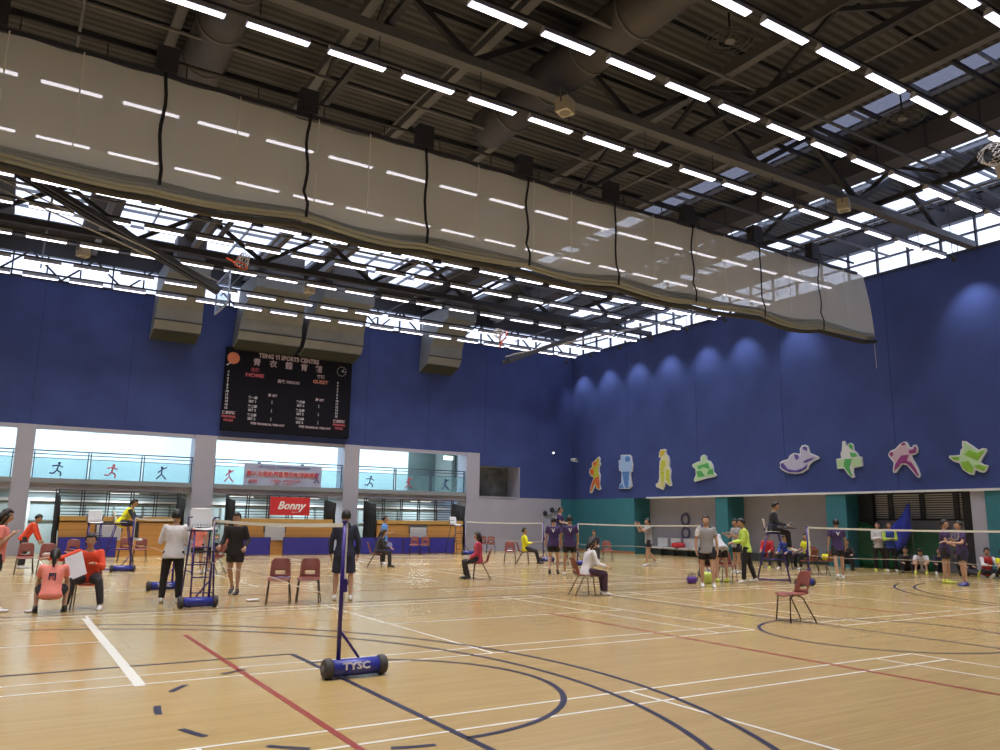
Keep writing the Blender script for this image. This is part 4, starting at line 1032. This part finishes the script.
    m.loft(hr[:cut], hw[:cut], 16)
    q0 = MB() if sleeve_col else m
    ext = {'short': .62, 'long': 1.0, 'none': .12}[sleeve]
    for n_, (sh, e, w) in enumerate(((shL, eL, wL), (shR, eR, wR))):
        m.ball(sh, .068*s, 8); q = q0 if n_ in sleeve_sides else m
        if ext >= 1:
            limb(q, [mid(sh, O+T*.40*s, .3), sh, mid(sh, e, .5), e], [.066, .070, .062, .056]); q.ball(e, .055*s, 8)
            limb(q, [e, mid(e, w, .5), mid(e, w, .96)], [.054, .050, .040])
        else: limb(q, [mid(sh, O+T*.40*s, .3), sh, mid(sh, e, ext)], [.066, .071, .068])
    PENDING.append((t, 'jacket' if sleeve == 'long' else 'shirt', m, None, [tm], .02))
    if sleeve_col: PENDING.append((t, 'sleeves', q0, None, [sc], .018))
    # trousers or shorts
    m = MB(); m.loft([O+T*.06*s, O, O-T*.08*s], [(.158*s, .115*s), (.162*s, .118*s), (.16*s, .12*s)], 14)
    for hp, k, f in ((hipL, kL, fL), (hipR, kR, fR)):
        if legs == 'long':
            limb(m, [hp+V(0,0,.03*s), mid(hp, k, .3), mid(hp, k, .8), k], [.105, .100, .082, .075]); m.ball(k, .074*s, 8)
            limb(m, [k, mid(k, f, .3), mid(k, f, .97)], [.072, .072, .060])
        else: limb(m, [hp+V(0,0,.03*s), mid(hp, k, .3), mid(hp, k, .62 if legs == 'short' else .95)], [.105, .106, .098])
    PENDING.append((t, 'trousers' if legs == 'long' else 'shorts', m, None, [CL[bottom]], .02))
    # shoes
    for f, k in ((fL, kL), (fR, kR)):
        sd = (f-k).normalized(); flat = sd.z < -.55
        fw = V(0, 1, -.12 if f.z-.085*s < .03 else -.55).normalized() if flat else V(0, .75, .66)
        if pose.get('toe'): fw = V(*pose['toe']).normalized()
        b = f-V(0, 0, .035*s); m = MB()
        fz = V(0, fw.y, fw.z)
        m.loft([b-fz*.07*s, b-fz*.05*s, b+fz*.04*s+V(0,0,-.005), b+fz*.13*s+V(0,0,-.012*s), b+fz*.19*s+V(0,0,-.016*s)],
               [(.02*s, .03*s), (.040*s, .050*s), (.043*s, .045*s), (.048*s, .032*s), (.022*s, .018*s)], 10)
        m.loft([b+V(0,0,.02*s), f+V(0,0,.03*s)], [.042*s, .040*s], 9)
        m.build('shoe', CL[shoe], t, smooth=True)
    # hair
    m = MB(); hv = bmesh.ops.create_uvsphere(m.bm, u_segments=18, v_segments=14, radius=1)['verts']
    kill = []
    for v in hv:
        c = v.co
        if (c.y > .40 and c.z < .50) or (c.y > .18 and c.z < .10) or (c.y > -.15 and c.z < -.22) or c.z < (-.55 if hair == 'short' else -.75): kill.append(v)
    bmesh.ops.delete(m.bm, geom=kill, context='VERTS')
    for v in m.bm.verts:
        c = v.co; j = 1+.05*math.sin(c.x*19+c.z*13)*(1 if c.z > .2 else .3)
        v.co = HM @ V(c.x*.093*j, c.y*.114*j-.008, c.z*.134*j+.008)
    bmesh.ops.recalc_face_normals(m.bm, faces=m.bm.faces)
    bmesh.ops.solidify(m.bm, geom=list(m.bm.faces), thickness=.022*s)
    if hair == 'ponytail':
        m.loft([HM @ V(0, -.10, .03), HM @ V(0, -.15, .0), HM @ V(0, -.155, -.12), HM @ V(0, -.13, -.24)], [.025*s, .036*s, .036*s, .012*s], 8)
    if hair == 'long':
        m.loft([HM @ V(0, -.06, .05), HM @ V(0, -.085, -.06), HM @ V(0, -.09, -.16), HM @ V(0, -.08, -.23)], [(.085*s, .05*s), (.088*s, .045*s), (.08*s, .04*s), (.05*s, .02*s)], 10)
        for sg in (-1, 1): m.loft([HM @ V(sg*.075, .03, .06), HM @ V(sg*.082, .01, -.05), HM @ V(sg*.07, -.02, -.16)], [.02*s, .026*s, .016*s], 7)
    m.build('hair', HAIR, t, smooth=True)
    if extra:
        for e in extra: e(t, dict(O=O, T=T, s=s, wL=wL, wR=wR, neck=neck, shL=shL, shR=shR, hipL=hipL, hipR=hipR, kL=kL, kR=kR, fL=fL, fR=fR, eL=eL, eR=eR))
    return t

def finish_people():
    """turn the lofted bodies and clothes into single closed surfaces"""
    jobs = []
    for t, name, m, x_, ms, vox in PENDING:
        bmesh.ops.recalc_face_normals(m.bm, faces=m.bm.faces)
        me = bpy.data.meshes.new('tmp'); m.bm.to_mesh(me); m.bm.free()
        o = bpy.data.objects.new('tmp', me); COL.objects.link(o)
        md = o.modifiers.new('r', 'REMESH'); md.mode = 'VOXEL'; md.voxel_size = vox; md.use_smooth_shade = True
        sm = o.modifiers.new('s', 'SMOOTH'); sm.iterations = 2; sm.factor = .4
        jobs.append((o, t, name, x_, ms))
    dg = bpy.context.evaluated_depsgraph_get()
    done = []
    for o, t, name, x_, ms in jobs:
        me = bpy.data.meshes.new_from_object(o.evaluated_get(dg)); me.materials.clear()
        if x_ is not None:
            bmesh.ops.recalc_face_normals(x_.bm, faces=x_.bm.faces)
            x_.bm.from_mesh(me); x_.bm.to_mesh(me); x_.bm.free()
        for f in me.polygons: f.use_smooth = True
        for a in ms: me.materials.append(a)
        done.append((o, me, t, name))
    for o, me, t, name in done:
        old = o.data; bpy.data.objects.remove(o); bpy.data.meshes.remove(old)
        me.name = name; link(name, me, t)
# ------------------------------------------------------------------ who stands and sits where
HALF = ((.25,.05,-1), (-.1,1,.05))          # forearm held forward
CROSS = ((.12,.25,-1), (-1,.55,.12))
UP = ((.15,.75,-.35), (-.15,.55,1))
ST = dict(lL=((.10,.05,-1), (.03,-.03,-1)), lR=((.10,-.02,-1), (.03,-.05,-1)))
def decal(body, size, col, dz=.33, dy=-.145, sx=1):
    def f(t, J):
        p = J['O']+J['T']*dz*J['s']+Vector((0, dy*J['s'], 0))
        text('shirt_print', body, size, mat('print_'+col, {'white': (.75,.75,.78), 'navy': (.03,.03,.08)}[col], .7), t, p, rot=(R(90)-0, 0, 0), bold=size*.03, sx=sx, ext=.006)
    return f
def panel(col, a, b, w, name='jacket_panel'):
    def f(t, J):
        m = MB(); s = J['s']
        m.loft([J['O']+Vector(a)*s, J['O']+(Vector(a)+Vector(b))/2*s, J['O']+Vector(b)*s], [(w*s, .035*s)]*3, 8)
        m.build(name, CL[col], t, smooth=True)
    return f
HAND = {}
def keep_hand(t, J):
    w = Matrix.Translation(t.location) @ Matrix.Rotation(t.rotation_euler.z, 4, 'Z')
    HAND['p'] = w @ (J['wR']+(J['wR']-J['eR']).normalized()*.08)
def hood(col):
    def f(t, J):
        s = J['s']; MB().ball(J['neck']+Vector((0, -.075, .0))*s, (.10*s, .05*s, .07*s), 10).build('hood', CL[col], t)
    return f
person('person in a salmon shirt and black shorts cut off by the left edge', -3.30, 7.5, -2, P(aL=((.1,-.1,-1), (-.2,.8,.8)), aR=((.1,-.1,-1), (-.2,.8,.8)), lean=5, hp=10), 'salmon', 'black', H=1.66, legs='short', hair='long', skin=0)
person('person in a red orange jacket leaning over by the glass doors at the left', -2.62, 19.6, -12, P(lean=30, hp=12, aL=((.1,.35,-1), (.0,.5,-1)), aR=((.1,.35,-1), (.0,.5,-1)), **ST), 'redor', 'dark', H=1.66, sleeve='long', skin=1)
person('person in a salmon shirt crouching with her back turned, dark ponytail', -2.48, 6.65, 84, P(lean=16, hp=6, aL=((.2,.6,-1), (.0,1,.2)), aR=((.2,.6,-1), (.0,1,.2)), lL=((.30,.85,.35), (.0,-.40,-1)), lR=((.30,.85,.35), (.0,-.40,-1))), 'salmon', 'black', H=1.62, hair='ponytail', legs='short', shoe='shoe_dark', extra=[decal('門', .12, 'navy', .30)])
person('man in a red orange jacket sitting and holding up a white sheet', -1.88, 7.38, 258, P(**{**SIT, 'lean': 17, 'aR': ((.9,.35,-.35), (.8,.6,.05)), 'aL': ((.25,.45,-1), (-.5,1,.35)), 'lL': ((.30,1,-.05), (.15,-.05,-1)), 'lR': ((.30,1,-.05), (.15,-.05,-1)), 'hp': 4}), 'redor', 'dark', H=1.68, sleeve='long', skin=1)
person('umpire in a yellow shirt leaning forward on a tall chair at the left', -.24, 17.6, -14, P(**{**SIT, 'lean': 32, 'hp': 4, 'aL': ((.25,.5,-1), (-.2,1,.1)), 'aR': ((.25,.5,-1), (-.2,1,.1))}), 'yellow', 'dark', z=.87, H=1.68, sleeve_col='dark', sleeve='long', skin=1)
person('man in a white long-sleeved top and black trousers seen from behind', -.46, 7.62, 78, P(aL=((.28,.1,-1), (-.05,1,.05)), aR=((.28,.1,-1), (-.15,1,-.1)), lean=3, **ST), 'white', 'black', H=1.70, sleeve='long', skin=1)
person('child in a salmon shirt standing beyond the umpire chair', 1.55, 15.4, 60, P(aL=HALF), 'salmon', 'black', H=1.50, legs='short', hair='long')
person('child in a pale teal shirt standing beyond the umpire chair', 2.12, 16.1, 210, P(aL=HALF, aR=HALF), 'teal', 'black', H=1.50, legs='short')
person('child in a red shirt half hidden by the man in black', 2.62, 16.1, 160, P(lean=10), 'red', 'dark', H=1.48, legs='short')
person('man in black shirt and black shorts walking towards the camera', 1.02, 8.95, 240, P(lean=5, hp=12, lL=((.02,.12,-1), (.0,.02,-1)), lR=((.02,-.02,-1), (-.05,-.55,-1)), aL=((.32,-.05,-1), (.0,.8,-.5)), aR=((.32,.1,-1), (.0,.8,-.35))), 'black', 'black', H=1.68, legs='short', sleeve='long', skin=1, shoe='shoe_dark')
person('person in a dark hooded top and shorts standing behind the foreground net post', 2.60, 6.72, 68, P(aL=((.3,.0,-1), (.0,.12,-1)), aR=((.3,.0,-1), (.0,.12,-1)), lean=1, **ST), 'navy', 'navy', H=1.74, legs='knee', sleeve='long', extra=[hood('navy')], bulk=1.04)
person('person in a light blue shirt standing by the blue barriers', 8.55, 18.3, -30, P(aR=HALF, **ST), 'sky', 'black', H=1.70, skin=1)
person('person in dark clothes sitting sideways on a chair left of centre', 7.72, 16.9, -22, P(**{**SIT, 'lean': 16, 'hp': 12}), 'dark', 'dark', H=1.66, sleeve='long', shoe='shoe_dark', hair='long')
person('woman in a crimson jacket sitting on a chair and facing left', 8.12, 10.8, 152, P(**{**SIT, 'lean': 2, 'aL': ((.1,.15,-1), (-.1,.7,-.5)), 'aR': ((.1,.15,-1), (-.1,.7,-.5)), 'lL': ((.1,1,-.12), (.0,-.35,-1)), 'lR': ((.1,1,-.12), (.0,-.15,-1))}), 'crimson', 'dark', H=1.62, sleeve='long', hair='long', shoe='shoe_dark')
person('person in a bright yellow jacket sitting in front of the far net', 13.98, 17.2, -30, P(**{**SIT, 'lean': -4, 'lL': ((.1,1,-.15), (.0,.35,-1)), 'lR': ((.1,1,-.15), (.0,.25,-1)), 'aL': ((.2,.4,-1), (-.7,.8,.1)), 'aR': ((.2,.4,-1), (-.7,.8,.1))}), 'yellow', 'dark', H=1.70, sleeve='long', shoe='shoe_dark', skin=1)
person('umpire in a purple shirt sitting high above the two purple players', 15.15, 16.6, -55, P(**{**SIT, 'lean': 6}), 'purple', 'dark', z=.87, H=1.66)
person('player in a purple shirt, the left one of two standing together', 11.5, 11.9, 50, P(lean=2, lL=((.05,.05,-1), (.0,-.45,-1)), lR=((.08,.1,-1), (0,0,-1))), 'purple', 'black', H=1.72, legs='short', shoe='shoe_dark', extra=[decal('V', .16, 'white', .36)])
person('player in a purple shirt, the right one of two standing together', 11.45, 11.0, 62, P(lean=2, aL=((.3,.0,-1), (.1,.3,-1)), aR=((.3,.1,-1), (.0,.3,-1)), **ST), 'purple', 'black', H=1.76, legs='short', skin=1, extra=[decal('V', .16, 'white', .36)])
person('person in dark clothes sitting against the teal wall', 18.0, 18.0, 235, P(**{**SIT, 'lean': 10, 'hp': 12}), 'dark', 'dark', H=1.66, sleeve='long')
person('woman in a white jacket sitting on a chair and facing right', 7.85, 5.62, -18, P(**{**SIT, 'lean': 14, 'hp': 8, 'lL': ((.1,1,-.1), (.0,.1,-1)), 'lR': ((.1,1,-.1), (.0,.0,-1))}), 'white', 'plum', H=1.60, sleeve='long', hair='long', extra=[hood('white')])
person('player in a grey shirt with raised hands behind the net by the teal wall', 17.6, 14.2, 155, P(lean=2, aL=UP, aR=UP, lL=((.05,.25,-1), (.0,.05,-1)), lR=((.05,-.1,-1), (.0,-.75,-1))), 'grey', 'black', H=1.74, legs='short')
person('player in a grey shirt with one white sleeve walking towards the camera', 12.25, 6.2, 228, P(lean=2, hp=2, hy=10, lL=((.08,.18,-1), (.03,-.02,-1)), lR=((.06,-.05,-1), (.0,-.15,-1)), aL=((.22,.02,-1), (.05,.12,-1)), aR=((.28,.0,-1), (.0,.2,-1))), 'grey', 'black', H=1.78, legs='short', sleeve_col='white', sleeve_sides=(1,), bulk=1.03)
person('player in a grey shirt bending over a chair with white print on the back', 13.9, 7.25, 75, P(lean=50, hp=14, lL=((.12,-.08,-1), (.05,-.05,-1)), lR=((.12,.0,-1), (.05,-.05,-1)), aL=((.1,.35,-1), (.0,.25,-1)), aR=((.1,.35,-1), (.0,.25,-1))), 'greywhite', 'black', H=1.74, legs='short', shoe='shoe_lime')
person('man in a grey shirt and black shorts standing back by the teal pillar', 17.6, 9.95, 165, P(aL=((.15,.5,-1), (-.2,1,.6)), aR=((.15,.4,-1), (-.3,1,.5)), lean=0, **ST), 'grey', 'black', H=1.74, legs='short', skin=1)
person('man in a lime yellow jacket and black trousers facing left', 14.4, 6.78, 142, P(lean=6, hp=14, lL=((.08,.22,-1), (.0,.05,-1)), lR=((.08,-.28,-1), (.0,-.30,-1)), aL=((.15,.25,-1), (-.35,1,-.2)), aR=((.15,.25,-1), (-.35,1,-.2))), 'lime', 'black', H=1.75, sleeve='long', skin=1, extra=[panel('purple', (.10,-.13,.02), (.13,-.10,.34), .045), panel('purple', (.0,.12,-.12), (.0,.13,.06), .08)])
person('umpire in black sitting on a tall chair at the right with a tray in front', 15.75, 6.95, -48, P(**{**SIT, 'lean': 8, 'hp': 12, 'lL': ((.12,1,-.2), (.0,.1,-1)), 'lR': ((.12,1,-.2), (.0,.1,-1))}), 'dark', 'black', z=.87, H=1.70, sleeve='long')
person('person in a red jacket sitting behind the black umpire chair', 21.45, 11.85, 205, P(**SIT), 'red', 'dark', H=1.64, sleeve='long', shoe='shoe_lime')
person('person in a royal blue jacket sitting beyond the ladder of the right umpire chair', 21.5, 11.0, 195, P(**{**SIT, 'lean': 20, 'hp': 14}), 'blue', 'black', H=1.64, sleeve='long')
person('person in a bright yellow shirt sitting left of the right net post', 22.1, 10.6, 165, P(**{**SIT, 'lean': 4}), 'yellow', 'black', H=1.66)
person('player in a purple shirt and black shorts walking behind the right net', 18.45, 6.75, 50, P(lean=3, lL=((.05,-.30,-1), (.0,-.35,-1)), lR=((.05,.1,-1), (0,.0,-1)), aL=((.25,-.1,-1), (.05,.2,-1)), aR=((.25,.15,-1), (.05,.4,-1))), 'purple', 'black', H=1.76, legs='short', extra=[decal('V', .15, 'white', .36)])
person('person in dark clothes resting beside the green tarpaulin', 23.25, 9.75, 215, P(**{**FLOORSIT, 'ph': .34, 'lL': ((.15,1,.15), (.0,.1,-1)), 'lR': ((.15,1,.15), (.0,.1,-1)), 'lean': 6}), 'black', 'black', H=1.66, sleeve='long')
person('person in a white jacket with folded arms in front of the green tarpaulin', 23.9, 8.90, 225, P(aL=CROSS, aR=CROSS, **ST), 'white', 'black', H=1.72, sleeve='long', shoe='shoe_lime')
person('person in blue with lime sleeves and folded arms beside the person in white', 24.0, 8.52, 225, P(aL=CROSS, aR=CROSS, **ST), 'blue', 'black', H=1.72, sleeve='long', sleeve_col='lime', skin=1)
FS = {**FLOORSIT}
person('person in black sitting on the floor by the green tarpaulin', 24.0, 8.0, 220, P(**{**FS, 'lean': 22}), 'black', 'black', H=1.66, sleeve='long', shoe='shoe_dark')
person('person in a white shirt sitting on the floor with head bowed', 24.1, 7.45, 205, P(**{**FS, 'lean': 28, 'hp': 25}), 'white', 'black', H=1.70, legs='short', shoe='shoe_lime')
person('person in navy sitting on the floor behind the two purple players', 24.3, 6.95, 215, P(**{**FS, 'lean': 20}), 'navy', 'black', H=1.66, sleeve='long')
person('player in purple and white with an arm around a team mate, the left one', 20.1, 4.40, -72, P(lean=3, aL=((.3,.5,-.8), (-.1,1,-.2)), aR=((.35,.3,-1), (-.2,.7,-.4)), **ST), 'purple', 'black', H=1.78, legs='short', shoe='shoe_lime')
person('player in purple and white facing a team mate, the right one', 19.55, 3.62, 150, P(lean=3, aL=((.3,.4,-.9), (-.3,1,.0)), aR=((.3,.4,-.9), (-.4,1,.1)), lL=((.08,.12,-1), (0,-.05,-1)), lR=((.1,-.12,-1), (0,-.1,-1))), 'purple', 'navy', H=1.74, legs='short', shoe='shoe_blue', extra=[keep_hand])
person('person in black lounging on the floor with dark trousers stretched out', 24.3, 6.15, 250, P(**{**FS, 'lean': -25, 'lL': ((.1,1,.12), (.05,1,-.15)), 'lR': ((.15,1,.08), (.05,1,-.12)), 'toe': (0,.3,.9)}), 'black', 'dark', H=1.66, sleeve='long', shoe='shoe_lime')
person('person in a red shirt with white sleeves sitting on the floor at the right', 24.1, 5.30, 230, P(**{**FS, 'lean': 10, 'lL': ((.3,1,.1), (-.6,.4,-.25)), 'lR': ((.3,1,.1), (-.6,.4,-.25))}), 'red', 'black', H=1.66, sleeve='long', sleeve_col='white', skin=1)
person('person in yellow sitting on the floor cut off by the right edge', 23.9, 4.72, 235, P(**{**FS, 'lean': 8}), 'yellow', 'black', H=1.66)
finish_people()

CAM_AZ = 238
for a in ((8.18, .42, 160, 'empty brown plastic chair standing alone at the front right'),
          (1.36, 6.85, 250, 'empty brown chair with a strap on its seat, left of two near the net post'), (1.90, 6.72, 247, 'empty brown chair, right of two near the foreground net post'),
          (-1.88, 7.40, 258, 'brown chair under the man in the red orange jacket'),
          (-2.62, 16.9, 266, 'empty brown chair behind the salmon shirts, at the far left'), (-2.12, 16.4, 266, 'brown chair holding a pale bundle at the left'),
          (-1.25, 20.3, 262, 'small brown chair in front of the left blue barrier'), (.56, 22.6, 258, 'brown chair seen under the yellow umpire, the left one'), (1.0, 22.2, 255, 'brown chair seen under the yellow umpire, the right one'),
          (2.0, 15.3, 200, 'brown chair among the children beyond the umpire chair'),
          (7.66, 16.9, -22, 'brown chair under the person in dark clothes left of centre'), (8.19, 10.77, 152, 'brown chair under the woman in the crimson jacket'),
          (13.2, 25.3, 240, 'empty brown chair at the barrier, left one of the pair'), (13.75, 25.3, 240, 'empty brown chair at the barrier, right one of the pair'),
          (18.1, 27.3, 240, 'empty brown chair by the grey wall, left of two'), (18.0, 26.3, 240, 'empty brown chair by the grey wall, right of two'),
          (13.42, 17.4, 240, 'brown chair with white paper on its seat left of the person in yellow'), (13.92, 17.22, -30, 'brown chair under the person in the yellow jacket'),
          (18.02, 18.02, 235, 'brown chair under the person by the teal wall'), (18.4, 17.6, 240, 'empty brown chair right of the person by the teal wall'),
          (7.79, 5.65, -18, 'brown chair under the woman in the white jacket'),
          (14.3, 7.4, 240, 'brown chair behind the man in the lime jacket'), (13.72, 7.6, 240, 'brown chair holding a dark bag behind the bending player'),
          (21.5, 11.87, 205, 'brown chair under the person in red'), (21.55, 11.01, 195, 'brown chair under the person in royal blue'), (22.07, 10.58, 165, 'brown chair under the person in the bright yellow shirt'),
          (19.4, 8.5, 90, 'empty brown chair turned away, behind the front right chair'), (19.9, 8.2, 90, 'brown chair holding a yellow bag right of the right net post')):
    chair(*a)

# ------------------------------------------------------------------ small things
def lump(name, label, cat, loc, r, m, seed=0, parts=None, rz=0):
    random.seed(seed); b = MB(); b.ball((0, 0, r[2]*.9), r, 16)
    for v in b.bm.verts:
        c = v.co-Vector((0, 0, r[2]*.9)); k = [math.copysign(abs(c[i]/r[i])**.55, c[i])*r[i]*.92 for i in range(3)]; v.co = Vector((k[0], k[1], k[2]+r[2]*.9))
    for v in b.bm.verts: v.co = Vector((v.co.x*(1+random.uniform(-.12, .12)), v.co.y*(1+random.uniform(-.12, .12)), max(0.002, v.co.z*(1+random.uniform(-.1, .1)))))
    if parts is None:
        o = b.build(name, m, None, loc, rz, label, cat, smooth=True); return o
    t = thing(name, label, cat, loc, rz); b.build('body_fabric', m, t, smooth=True); parts(t); return t
def handles(t):
    for s in (-1, 1): MB().loft([(-.10, s*.04, .16), (-.06, s*.05, .27), (.06, s*.05, .27), (.10, s*.04, .16)], .009, 6).build('handle', mat('bag_handle', (.02, .02, .02), .7), t)
    MB().box(-.17, .17, -.006, .006, .215, .225).build('zip', steel, t)
lump('sports_bag', 'purple sports bag on the floor left of the grey and white player', 'bag', (12.7, 7.2, 0), (.15, .11, .10), mat('purple_bag', (.09, .03, .25), .6), 1, handles)
lump('sports_bag', 'yellow and black bag on the floor beside the bending player', 'bag', (13.05, 7.0, 0), (.15, .12, .17), mat('lime_bag', (.45, .55, .10), .6), 2, handles)
lump('sports_bag', 'black bag on the chair behind the bending player', 'bag', (13.72, 7.6, .462), (.17, .13, .11), mat('black_bag', (.015, .015, .018), .6), 3, handles)
lump('sports_bag', 'bright yellow bag on the chair right of the right net post', 'bag', (19.9, 8.2, .462), (.17, .13, .11), CL['yellow'], 4, handles)
lump('sports_bag', 'red bag lying on the white wall seats', 'bag', (25.32, 20.5, .41), (.16, .45, .13), mat('red_bag', (.62, .03, .04), .6), 5, handles)
lump('towel', 'pale crumpled towel on the brown chair at the left', 'towel', (-2.12, 16.4, .462), (.14, .11, .06), mat('pale_towel', (.60, .42, .36), .9), 6)
lump('towel', 'small white towel on the floor right of the walking man in black', 'towel', (1.0, 7.3, 0), (.14, .07, .025), mat('white_towel', (.75, .75, .78), .9), 7)
lump('towel', 'small white cloth on the floor left of the crouching person', 'towel', (-2.74, 7.0, 0), (.08, .06, .02), MATS['white_towel'], 8)
lump('towel', 'white cloth on the floor at the left edge', 'towel', (-3.12, 7.2, 0), (.10, .06, .025), MATS['white_towel'], 9)
t = thing('strap', 'blue and white strap lying on the left of the two empty chairs', 'strap', (1.36, 6.85, .462))
MB().loft([(-.14, .06, .01), (-.05, -.02, .012), (.03, .05, .02), (.13, -.04, .01), (.20, .02, .008)], (.018, .006), 6, side=(0,1,0)).build('webbing', mat('blue_strap', (.25, .32, .62), .7), t)
MB().box(.18, .22, .0, .04, .0, .02).build('buckle', whl, t)
pm = mat('white_paper', (.74, .80, .88), .6)
m = MB(); m.box(-.15, .15, -.003, .003, -.21, .21)
o = m.build('paper_sheet', pm, None, (-2.13, 7.02, .74), 0, 'pale sheet of paper held up by the man in the red orange jacket', 'paper'); o.rotation_euler = (R(-14), R(-24), R(-28))
m = MB().box(-.15, .15, -.105, .105, 0, .01); m.build('paper_sheet', pm, None, (13.42, 17.4, .476), R(60), 'white paper lying on the chair left of the person in yellow', 'paper')
t = thing('clipboard', 'dark clipboard on the tray in front of the umpire in black', 'clipboard', (16.08, 6.66, 1.515), R(-132))
MB().box(-.17, .17, -.10, .10, 0, .012).beam((0, -.08, .01), (0, .10, .16), .30, .012).build('board', mat('grey_board', (.16, .16, .17), .6), t)
MB().box(-.05, .05, .09, .11, .14, .17).build('clip', steel, t)
# racket held by the right purple player
t = thing('badminton_racket', 'badminton racket held by the right one of the two purple players', 'racket', tuple(HAND['p']), 0)
rm_ = mat('racket_frame', (.55, .52, .50), .4, .2)
n = [(0, -.36+.11*math.cos(a*math.pi/10), .18+.135*math.sin(a*math.pi/10)) for a in range(20)]
MB().loft(n, .007, 6, side=(1,0,0), closed=True).build('head_frame', rm_, t)
MB().bar((0, 0, 0), (0, -.27, .12), .006).build('shaft', rm_, t); MB().bar((0, .10, -.045), (0, -.05, .02), .014).build('grip', mat('grip', (.7, .7, .65), .8), t)
m = MB()
for k in range(-4, 5): m.bar((0, -.36+.022*k, .18-.12), (0, -.36+.022*k, .18+.12), .001, 4); m.bar((0, -.36-.09, .18+.026*k), (0, -.36+.09, .18+.026*k), .001, 4)
m.build('strings', rm_, t)

# green tarpaulin and flag in front of the louvres
m = MB(); n = 40; g = []
for i in range(n+1):
    f = i/n; y = 11.0-3.75*f; top = 1.50+.22*math.exp(-((f-.12)/.12)**2)+.03*math.sin(f*9)
    g.append([m.bm.verts.new((25.45+.06*math.sin(f*31+j*.6)*(1-j/7)-.10*(1-j/6)+.03*math.sin(f*11), y, top*j/6)) for j in range(7)])
for i in range(n):
    for j in range(6): m.bm.faces.new((g[i][j], g[i+1][j], g[i+1][j+1], g[i][j+1])).smooth = True
tp = thing('tarpaulin', 'dark green tarpaulin hung in the recess behind the people on the right', 'tarpaulin', (25.1, 9.1, 0))
for v in m.bm.verts: v.co -= Vector((25.1, 9.1, 0))
bmesh.ops.solidify(m.bm, geom=list(m.bm.faces), thickness=.012)
m.build('sheet', mat('green_tarpaulin', (.015, .17, .07), .5, noise=.2, scale=2), tp)
for y in (-1.6, -.6, .5, 1.5):
    m = MB(); m.bar((.3, y, 1.46), (.62, y, 1.86), .012); m.build('tie_rope', cord_m, tp)
fg = thing('flag', 'blue flag drooping in front of the green tarpaulin', 'flag', (25.2, 8.6, .6))
poly = [(8.38, 2.42), (8.46, 2.42), (8.95, 1.78), (9.52, 1.12), (9.40, .80), (9.22, .58), (8.98, .66), (8.66, .92), (8.48, 1.35), (8.38, 1.9)]
m = MB(); m.prism([(y-8.6, z-.6) for y, z in poly], -.008, .008)
bmesh.ops.triangulate(m.bm, faces=list(m.bm.faces)); bmesh.ops.subdivide_edges(m.bm, edges=list(m.bm.edges), cuts=3, use_grid_fill=True)
for v in m.bm.verts: v.co.x += .07*math.sin(v.co.y*13+v.co.z*4)
m.build('flag_cloth', mat('royal_flag', (.035, .06, .50), .6), fg, smooth=True)
MB().bar((.03, -.22, -.6), (.03, -.20, 1.9), .014).build('flag_pole', steel, fg)

# wall seats, rings, cameras
for k in range(5):
    y = 18.2+k*.92
    t = thing('fixed_chair', ['white wall seat nearest the first teal pillar', 'white wall seat, second from the right end of the row', 'white wall seat in the middle of the row', 'white wall seat behind the red bag', 'white wall seat at the left end of the row'][k], 'seat', (25.55, y, 0), 0, 'white seats along the recess wall')
    MB().box(.05, .12, -.36, .36, .42, .86).bevel(.02).build('backrest', ushell, t)
    MB().box(-.36, .06, -.36, .36, .345, .41).bevel(.02).build('seat', ushell, t)
    MB().box(-.1, .02, -.03, .03, .05, .345).box(-.1, .3, -.05, .05, .0, .05).build('bracket', dark_steel, t)
ring_m = mat('slate_ring', (.10, .11, .20), .6)
for z, lab in ((1.78, 'dark ring sign on the recess wall, the upper of two'), (1.12, 'dark ring sign on the recess wall, the lower of two')):
    m = MB(); m.loft([(0, .25*math.cos(a*math.pi/14), .25*math.sin(a*math.pi/14)*1.05) for a in range(28)], (.03, .075), 8, side=(1,0,0), closed=True)
    m.build('ring_sign', ring_m, None, (25.86, 20.5, z+.0), 0, lab, 'ring')
t = thing('security_camera', 'white security camera on the blue wall beside the corner', 'camera', (XR-.05, 27.9, 5.05))
MB().box(-.3, .05, -.03, .03, -.03, .03).build('arm', white_trim, t); MB().loft([(-.3, -.28, .05), (-.3, .12, .08)], [.10, .10], 14).build('camera_body', white_trim, t)
MB().loft([(-.3, -.29, .05), (-.3, -.28, .05)], [.06, .06], 12).build('lens', EYE, t)
t = thing('wall_lamp', 'small white lamp dot on the blue wall near the corner', 'lamp', (23.39, YB-.02, 5.5))
MB().ball((0, -.04, 0), (.05, .04, .05), 12).build('lamp_dome', mat('lamp_white', (.9, .9, .9), .4, emit=(1, 1, .95), es=2), t); MB().box(-.07, .07, -.02, .02, -.07, .07).build('base_plate', white_trim, t)
for x, z, lab in ((22.84, 2.05, 'round dark fitting on the grey wall, the left one'), (23.32, 2.25, 'round dark fitting on the grey wall, the right one')):
    t = thing('wall_fitting', lab, 'wall fitting', (x, YB, z))
    MB().loft([(0, -.06, 0), (0, 0, 0)], [.13, .15], 18, side=(1,0,0)).build('dial', mat('dark_dial', (.04, .04, .05), .5), t)
    MB().loft([(.1, -.05, -.1), (.45, -.03, -.05)], [.025, .025], 8).build('pipe', steel, t)
t = thing('exit_light', 'small lit green white sign at the right end of the gallery', 'sign', (17.4, 30.0, 5.0))
MB().box(-.28, .28, -.03, .03, -.12, .1).build('lit_box', mat('lit_sign', (.7, .9, .8), .5, emit=(.7, 1, .8), es=2.2), t); MB().box(-.3, .3, -.02, .05, .1, .15).build('mount', dark_steel, t)
finish_text()
